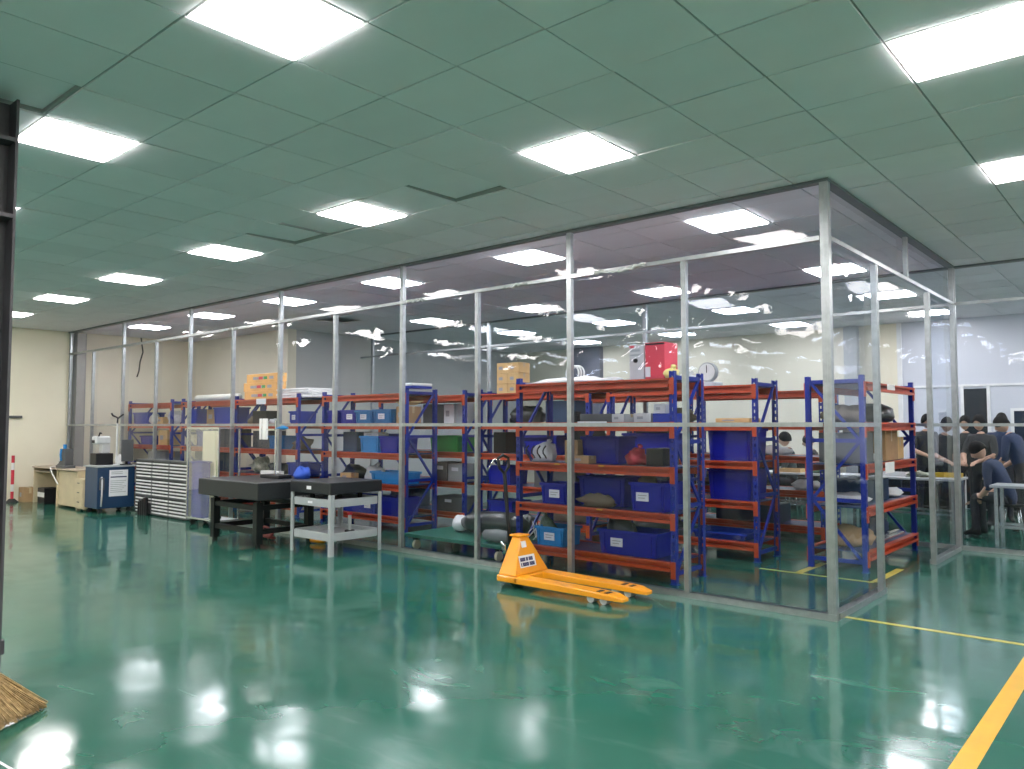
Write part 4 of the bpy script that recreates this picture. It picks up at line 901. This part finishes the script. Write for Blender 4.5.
MB().b2((-.12, -.17, 0), (.14, .12, .20)).build('base', BLACK, t, .01); MB().b2((-.10, -.04, .20), (.06, .10, .40)).build('column', LGREY, t, .02); MB().b2((-.12, -.16, .36), (.08, .10, .50)).build('head', LGREY, t, .03); MB().b2((-.08, -.165, .38), (.04, -.1602, .43)).build('display', BLACK, t); MB().tube([(.06, -.1, .50), (.10, -.1, .56), (.16, -.1, .55)], .012, 6).build('lever', BLACK, t)
lump_('crumpled grey plastic cover on the navy bench', BAGW, -14.14, 5.88, .81, (.22, .18, .22), 81, 'plastic_cover', 'cover', .3, False)
t = thing('monitor', 'dark grey flat monitor seen from behind on the navy bench', 'monitor', (-13.975, 5.90, .81))
MB().b2((-.04, -.09, 0), (.03, .09, .015)).build('base', BLACK, t); MB().b2((-.01, -.02, .015), (.01, .02, .2)).build('stand', BLACK, t); MB().b2((.011, -.10, .06), (.04, .10, .44)).build('screen', DGREY, t, .006)
t = thing('camera_arm', 'black hooked clamp on a pale pole above the navy bench', 'clamp', (-14.0, 5.74, .81))
MB().cyl((0, 0, .01), .05, .02, 12).build('base', LGREY, t); MB().cyl((0, 0, .42), .015, .80, 10).build('pole', LGREY, t); MB().tube([(0, 0, .72), (.01, .0, .82), (-.0, -.08, .86), (0, -.1, .9)], .016, 6).build('clamp', BLACK, t); MB().tube([(0, 0, .80), (0, .07, .86), (0, .1, .88)], .014, 6).build('clamp', BLACK, t)
t = thing('office_desk', 'worn cream office desk against the left end of the room', 'desk', (-17.03, 5.40, 0))
MB().b2((0, 0, .68), (2.18, .55, .705)).build('desktop', WOODTOP, t, .004); MB().b2((0, .03, 0), (.03, .52, .68)).build('side_panel', BEIGE, t); MB().b2((1.20, .03, 0), (1.23, .52, .68)).build('side_panel', BEIGE, t); MB().b2((2.15, .03, 0), (2.18, .52, .68)).build('side_panel', BEIGE, t); MB().b2((.03, .48, .0), (2.15, .50, .68)).build('back_panel', BEIGE, t); MB().b2((.03, .05, .60), (.8, .45, .62)).build('keyboard_shelf', WOODTOP, t)
MB().b2((1.235, .06, .04), (2.145, .09, .66)).build('modesty_panel', BEIGE, t)
t = thing('drawer_pedestal', 'cream three-drawer pedestal standing before the cream desk', 'drawers', (-14.68, 5.40, 0))
MB().b2((-.155, 0, .04), (.18, .40, .56)).build('body', BEIGE, t, .004)
for k in range(3):
    dr = MB().b2((-.15, -.012, .06+.165*k), (.17, -.0005, .21+.165*k)).build('drawer', BEIGE, t, .003); MB().b2((-.03, -.022, .15+.165*k), (.05, -.0125, .165+.165*k)).build('handle', DGREY, dr)
for sx in (-.12, .14): MB().cyl((sx, .1, .02), .02, .03, 10, 0, None, 'X').build('caster', RUBBER, t)
t = box_('black computer tower with a white front band under the desk', BLACK, -16.75, -16.4, 5.42, 0, .30, .3, 'computer_tower', 'computer', False); MB().b2((-.18, -.1525, .13), (.18, -.1502, .22)).build('front_band', WHITE, t)
box_('brown carton on the floor beside the desk end', CARD, -17.42, -17.12, 5.30, 0, .28, .22)
t = thing('small_press', 'small dark bench press with blue fittings on the cream desk', 'machine', (-15.75, 5.55, .705))
MB().b2((-.20, -.10, 0), (.20, .10, .05)).build('base', DGREY, t, .006); MB().b2((-.13, -.06, .05), (.13, .08, .36)).build('housing', DGREY, t, .01); MB().cyl((0, -.02, .40), .03, .08, 12).build('cap', BIN_L, t); MB().tube([(0, -.08, .35), (-.02, -.085, .25), (.02, -.085, .14)], .018, 8).build('tube', BIN_L, t)
o = tangle('white cord hanging over the desk front edge', WHITE, (0, 0, 0), (.1, .1, .1), 4, 3, .01, 'power_cord', 'cord'); bpy.data.objects.remove(o)
o = MB().tube([(-16.12, 5.5, .717), (-16.05, 5.39, .712), (-15.9, 5.38, .60), (-15.72, 5.385, .48), (-15.64, 5.39, .42)], .011, 8).build('power_cord', WHITE); tag(o, 'white cord hanging over the desk front edge', 'cord')
lump_('dark tray of tools on the cream desk', DGREY, -16.3, 5.72, .705, (.40, .2, .12), 83, 'tool_heap', 'tools', .3, False)

# ------------------------------------------------------------------ broom
t = thing('straw_broom', 'straw broom with fanned bristles resting on the green floor', 'broom', (-4.50, 1.33, 0))
rg = random.Random(3); apex = Vector((-.42, -.28, .36)); mb = MB(); e1, e2 = Vector((.20, -.26, 0)), Vector((-.13, .24, 0))
for k in range(900):
    u = rg.random(); v = rg.uniform(-.02, .03); end = e1.lerp(e2, u)*(.93+.07*rg.random()); end += Vector((v*.8, v*.5, 0)); end.z = .004+.05*rg.random()*(1-abs(2*u-1)*.3)
    end *= 1; a = apex+Vector((rg.gauss(0, .016), rg.gauss(0, .016), rg.gauss(0, .012)))
    m_ = (a+end)/2+Vector((.0, .0, .05+.05*sin(pi*u)*rg.random()))
    mb.tube([a, m_, end], [.004, .0045, .0028], 3, 0, False, False)
o = mb.build('bristles', STRAW, t); o['kind'] = 'stuff'
MB().tube([apex+Vector((.03, .02, -.02)), apex+Vector((-.03, -.01, .05))], [.045, .03], 12).build('binding', CARD, t)
MB().tube([apex, apex+Vector((-.12, -.02, .45)), apex+Vector((-.25, -.05, .95))], .012, 8).build('handle', CARDY, t)

# ------------------------------------------------------------------ work area: tables, stools, people
def table(label, x0, x1, y0, y1, h, topm, name='work_table'):
    t = thing(name, label, 'table', ((x0+x1)/2, (y0+y1)/2, 0)); a, b = (x1-x0)/2, (y1-y0)/2
    MB().b2((-a, -b, h-.03), (a, b, h)).build('table_top', topm, t, .003)
    for sx in (-1, 1):
        for sy in (-1, 1): MB().b2((sx*(a-.06)-.02, sy*(b-.06)-.02, 0), (sx*(a-.06)+.02, sy*(b-.06)+.02, h-.03)).build('leg', CHROME, t)
    for sy in (-1, 1): MB().b2((-a+.08, sy*(b-.06)-.012, .25), (a-.08, sy*(b-.06)+.012, .28)).build('stretcher', CHROME, t)
    return t
table('steel-framed table with pale top beside the film wall near the seated workers', -1.80, .2, 11.02, 11.55, .77, GREY)
table('long workbench with white top behind the rear racks', -6.4, -3.7, 12.2, 12.75, .75, WHITE)
table('workbench covered in parts where the group of workers gathers', -3.5, -2.34, 12.0, 12.75, .76, LGREY)
def stool(label, x, y):
    t = thing('stool', label, 'stool', (x, y, 0), 0, 'steel stools'); MB().cyl((0, 0, .45), .16, .03, 20).build('seat', BLACK, t)
    for k in range(4):
        a = pi/4+k*pi/2; MB().tube([(.10*cos(a), .10*sin(a), .435), (.17*cos(a), .17*sin(a), .0)], .012, 8).build('leg', CHROME, t)
    MB().tube([(.145*cos(u), .145*sin(u), .16) for u in [2*pi*i/20 for i in range(20)]], .008, 6, 0, True).build('foot_ring', CHROME, t)
for x, y, l in ((-1.72, 12.05, 'black-topped steel stool under the worker in navy leaning over the bench'), (-1.0, 11.28, 'black-topped steel stool under the pale steel-framed table'), (atY(792, 440, 13.2).x, 13.2, 'steel stool under the worker in grey-green behind the long bench'), (atY(817, 440, 13.75).x, 13.75, 'steel stool under the dark-haired worker beside the rack post')): stool(l, x, y)
for k, (x, y, z, m_, l) in enumerate(((-2.54, 12.5, .76, mat('bright_yellow_plastic', (.85, .55, .03), .4), 'small yellow parts tray on the gathered workbench'), (-4.75, 12.4, .75, CARDY, 'low tan parts tray on the long workbench'), (-5.6, 12.45, .75, DGREY, 'dark grey parts tray on the long workbench'), (-3.2, 12.3, .76, WHITE, 'white parts tray on the gathered workbench'))):
    t = thing('parts_tray', l, 'tray', (x, y, z)); MB().b2((-.17, -.1, 0), (.17, .1, .012)).build('base', m_, t)
    for a in ((-.17, -.1, .17, -.085), (-.17, .085, .17, .1), (-.17, -.085, -.155, .085), (.155, -.085, .17, .085)): MB().b2((a[0], a[1], .012), (a[2], a[3], .06)).build('rim', m_, t)
lump_('heap of silver and green parts on the gathered workbench', mat('parts_mix', (.35, .38, .28), .4, var=.6, scale=40, bump=.8, bscale=40), -2.85, 12.25, .76, (.30, .25, .10), 91, 'parts_heap', 'parts', .5, False)
lump_('green parts heap on the long workbench behind the rear racks', mat('parts_green', (.12, .22, .12), .4, var=.6, scale=40, bump=.8, bscale=40), -4.3, 12.45, .75, (.3, .2, .12), 92, 'parts_heap', 'parts', .5, False)

def person(label, x, y, face, sit=False, shirt=DKSHIRT, lean=0.0, head=0.0, arms='down', scale=1.0, seat=.465, mask=False, turn=0.0):
    """one continuous body: skeleton -> Skin + Subdivision -> baked mesh with clothing by region. local +Y is forward"""
    t = thing('person', label, 'person', (x, y, 0), face)
    V = []; E_ = []; R_ = []; reg = []
    def v(p, r, rg_, par=None):
        V.append(Vector(p)*scale); R_.append((r*scale, r*scale) if not isinstance(r, tuple) else (r[0]*scale, r[1]*scale)); reg.append(rg_)
        if par is not None: E_.append((par, len(V)-1))
        return len(V)-1
    hz = (seat+.09)/scale if sit else .92
    cl, sl_ = cos(lean), sin(lean)
    def up(d, f=0.0, s=0.0): return (s, d*sl_+f*cl, hz+d*cl-f*sl_)
    pel = v((0, 0, hz), (.155, .115), 2); bel = v(up(.16), (.145, .105), 1, pel); che = v(up(.36), (.165, .115), 1, bel); nb = v(up(.50), (.075, .07), 1, che); nk = v(up(.57, .015), .052, 0, nb)
    for s in (-1, 1):
        sh = v(up(.46, 0, s*.165), .072, 1, che)
        if arms == 'down': el = up(.17, -.03, s*.225); wr = up(-.07, .06, s*.235); fd = Vector((0, .25, -1))
        elif arms == 'work': el = up(.20, .10, s*.235); wr = up(.12, .36, s*.09); fd = Vector((-.15*s, 1, -.25))
        elif arms == 'reach': el = up(.24, .20, s*.22); wr = up(.20, .46, s*.10); fd = Vector((-.1*s, 1, -.2))
        else: el = up(.18, .05, s*.24); wr = up(.14, .26, -s*.06); fd = Vector((-.8*s, .5, .1))
        e_ = v(el, .047, 1 if arms == 'down' else 1, sh); mid = v(Vector(el).lerp(Vector(wr), .25), .042, 0, e_); w__ = v(wr, .030, 0, mid)
        fd = fd.normalized(); pm = v(Vector(wr)+fd*.05, (.036, .022), 0, w__); sidev = fd.cross(Vector((0, 0, 1))).normalized()
        for q, (off, ln) in enumerate(((-.028, .062), (-.010, .075), (.010, .072), (.027, .055))):
            b0 = Vector(wr)+fd*.085+sidev*off; f1 = v(b0, .0095, 0, pm); f2 = v(b0+fd*ln*.55+Vector((0, 0, -.010)), .009, 0, f1); v(b0+fd*ln*.9+Vector((0, 0, -.030)), .0075, 0, f2)
        tb_ = Vector(wr)+fd*.035-sidev*s*.034; t1 = v(tb_+fd*.02, .010, 0, pm); v(tb_+fd*.055-sidev*s*.012, .008, 0, t1)
        hp = v((s*.085, 0.0, hz-.04), .092, 2, pel)
        if sit: kn = (s*.12, .40, hz+.0); an = (s*.12, .38, .09); to = (s*.125, .54, .035)
        else: kn = (s*.095, .02, .49); an = (s*.10, -.01, .09); to = (s*.11, .15, .035)
        th_ = v(Vector((s*.085, 0, hz-.04)).lerp(Vector(kn), .4), .078, 2, hp); k_ = v(kn, .058, 2, th_); ca = v(Vector(kn).lerp(Vector(an), .35), .056, 2, k_); a_ = v(an, .040, 2, ca); v(to, (.042, .032), 3, a_); v((to[0], an[1]-.05, .036), (.04, .034), 3, a_)
    me = bpy.data.meshes.new('body'); me.from_pydata(V, E_, []); o = bpy.data.objects.new('body_rig', me); COL.objects.link(o)
    o.modifiers.new('skin', 'SKIN'); sb = o.modifiers.new('sub', 'SUBSURF'); sb.levels = 1; sb.render_levels = 1
    for i, sv in enumerate(me.skin_vertices[0].data): sv.radius = R_[i]; sv.use_root = (i == 0)
    dg = bpy.context.evaluated_depsgraph_get(); nm = bpy.data.meshes.new_from_object(o.evaluated_get(dg)); bpy.data.objects.remove(o)
    # head joined into the same mesh
    hc = Vector(up(.70, .045))*scale; hrx = lean*.5+head
    Mh = Matrix.Rotation(-turn, 3, 'Z') @ Matrix.Rotation(-hrx, 3, 'X')
    hb = MB(); nu, nv = 20, 14; vs = []; fs = []; mi = []
    for j in range(nv+1):
        a = pi*j/nv
        for i in range(nu):
            p_ = 2*pi*i/nu; q = Vector((sin(a)*cos(p_)*.076, sin(a)*sin(p_)*.097, cos(a)*.118))
            if q.z < -.02: q.x *= 1+.9*(q.z+.02)*2; q.y = q.y*(1+(q.z+.02)*2.0)+.010
            f = max(0, 1-((q.x/.016)**2+((q.z+.012)/.03)**2)) if q.y > .05 else 0; q.y += .022*f            # nose
            f = max(0, 1-(((abs(q.x)-.03)/.018)**2+((q.z-.012)/.014)**2)) if q.y > .04 else 0; q.y -= .010*f    # eye sockets
            vs.append(tuple(Mh @ (q*scale)+hc))
    for j in range(nv):
        for i in range(nu): fs.append((j*nu+i, (j+1)*nu+i, (j+1)*nu+(i+1) % nu, j*nu+(i+1) % nu))
    V2 = [tuple(p.co) for p in nm.vertices]; F2 = [tuple(p.vertices) for p in nm.polygons]; MI = []
    segs = [(V[a], V[b], reg[b], max(R_[b])) for a, b in E_]
    for p in nm.polygons:
        c = p.center; best = 9e9; r_ = 1
        for a, b, g, rr in segs:
            ab = b-a; L2 = ab.length_squared; u = 0 if L2 < 1e-9 else max(0, min(1, (c-a).dot(ab)/L2)); dd = (c-(a+ab*u)).length-rr*.6
            if dd < best: best, r_ = dd, g
        MI.append(r_)
    bpy.data.meshes.remove(nm); k = len(V2); V2 += vs; F2 += [tuple(i+k for i in f) for f in fs]; MI += [0]*len(fs)
    def extra(mbx, mi_):
        nonlocal V2, F2, MI
        kk = len(V2); V2 += [tuple(Mh @ (Vector(p)*scale)+hc) for p in mbx.v]; F2 += [tuple(i+kk for i in f) for f in mbx.f]; MI += [mi_]*len(mbx.f)
    for s in (-1, 1):
        extra(MB().lump((s*.077, -.005, -.02), (.018, .036, .055), 1, .05, 8, 6, 0, False), 0); extra(MB().lump((s*.030, .083, .008), (.020, .012, .010), 1, 0, 8, 6, 0, False), 4)
    extra(MB().lump((0, .097, -.058), (.042, .014, .009), 1, 0, 10, 6, 0, False), 5 if not mask else 6)
    if mask: extra(MB().lump((0, .085, -.065), (.115, .075, .085), 2, .02, 12, 8, 0, False), 6)
    bm_ = bpy.data.meshes.new('body'); bm_.from_pydata(V2, [], F2)
    for m_ in (SKIN, shirt, TROUS, BLACK, BLACK, mat('lips', (.35, .13, .11), .5), WHITE): bm_.materials.append(m_)
    bm_.polygons.foreach_set('material_index', MI); bm_.polygons.foreach_set('use_smooth', [True]*len(F2)); bm_.update()
    inst('body', bm_, t)
    hb = MB(); vs = []; fs = []
    for j in range(10):
        a = (pi*.60)*j/9
        for i in range(24):
            p_ = 2*pi*i/24; fr = max(0, sin(p_)); aa = a*(1-.36*fr**2); q = Vector((sin(aa)*cos(p_)*.084, sin(aa)*sin(p_)*.106-.004, cos(aa)*.128+.002)); kq = 1+.04*noise.noise(Vector((q*22)))
            vs.append(tuple(Mh @ (q*scale*kq*1.03)+hc))
    for j in range(9):
        for i in range(24): fs.append((j*24+i, (j+1)*24+i, (j+1)*24+(i+1) % 24, j*24+(i+1) % 24))
    hb.add(vs, fs, 0, True); o = hb.build('hair', HAIR, t); sd = o.modifiers.new('s', 'SOLIDIFY'); sd.thickness = .008; sd.offset = -1
    return t
def px_(px, Y): return atY(px, 440, Y).x
person('person seated in a navy shirt bending over parts with both hands forward', -1.72, 12.05, radians(80), True, NAVY, .50, .45, 'work', 1.02)
person('person in a dark shirt standing and facing the curtain behind the bench', px_(982, 13.3), 13.3, radians(165), False, DKSHIRT, .05, .12, 'work', .95)
person('person in navy with a white face mask standing behind the seated worker', px_(1001, 14.0), 14.0, radians(200), False, NAVY, .04, .1, 'down', .97, mask=True)
person('person in navy leaning forward beside the pale steel-framed table', px_(1024, 12.85), 12.85, radians(75), False, NAVY, .36, .4, 'work', .97)
person('person in a charcoal shirt reaching across the bench toward the parts', px_(941, 13.5), 13.5, radians(215), False, DKSHIRT, .25, .3, 'reach', .95)
person('person with dark hair standing behind the reaching worker', px_(966, 14.3), 14.3, radians(180), False, DKSHIRT, .02, .1, 'down', .95)
person('person in dark clothes standing just past the doorway rack', px_(925, 14.45), 14.45, radians(215), False, DKSHIRT, .05, .2, 'work', .97)
person('person in a grey-green shirt seated and looking along the long bench', px_(792, 13.2), 13.2, radians(105), True, GREENSH, .10, .05, 'work', 1.02)
person('person with black hair seated beside the rear rack post', px_(817, 13.75), 13.75, radians(100), True, DKSHIRT, .15, .2, 'work', .96)
for x0, x1, l in ((-8.2, -5.2, 'long dark cabinet bench against the cream far wall'), (-4.6, -3.1, 'dark cabinet bench along the white far wall beside the door'), (-2.3, 1.5, 'dark cabinet bench along the white far wall under the dark window')):
    t = thing('cabinet_bench', l, 'cabinet', (x0, 15.25, 0)); MB().b2((0, 0, .06), (x1-x0, .6, .80)).build('body', DGREY, t, .004); MB().b2((-.02, -.03, .801), (x1-x0+.02, .6, .83)).build('top', GREY, t); MB().b2((.03, .05, 0), (x1-x0-.03, .55, .06)).build('plinth', BLACK, t)
    n = max(2, int((x1-x0)/.6))
    for k in range(n):
        dr = MB().b2((k*(x1-x0)/n+.012, -.018, .09), ((k+1)*(x1-x0)/n-.012, -.0005, .78)).build('door', BLACKSTEEL, t); MB().b2(((k+.82)*(x1-x0)/n, -.032, .55), ((k+.86)*(x1-x0)/n, -.0185, .68)).build('handle', LGREY, dr)
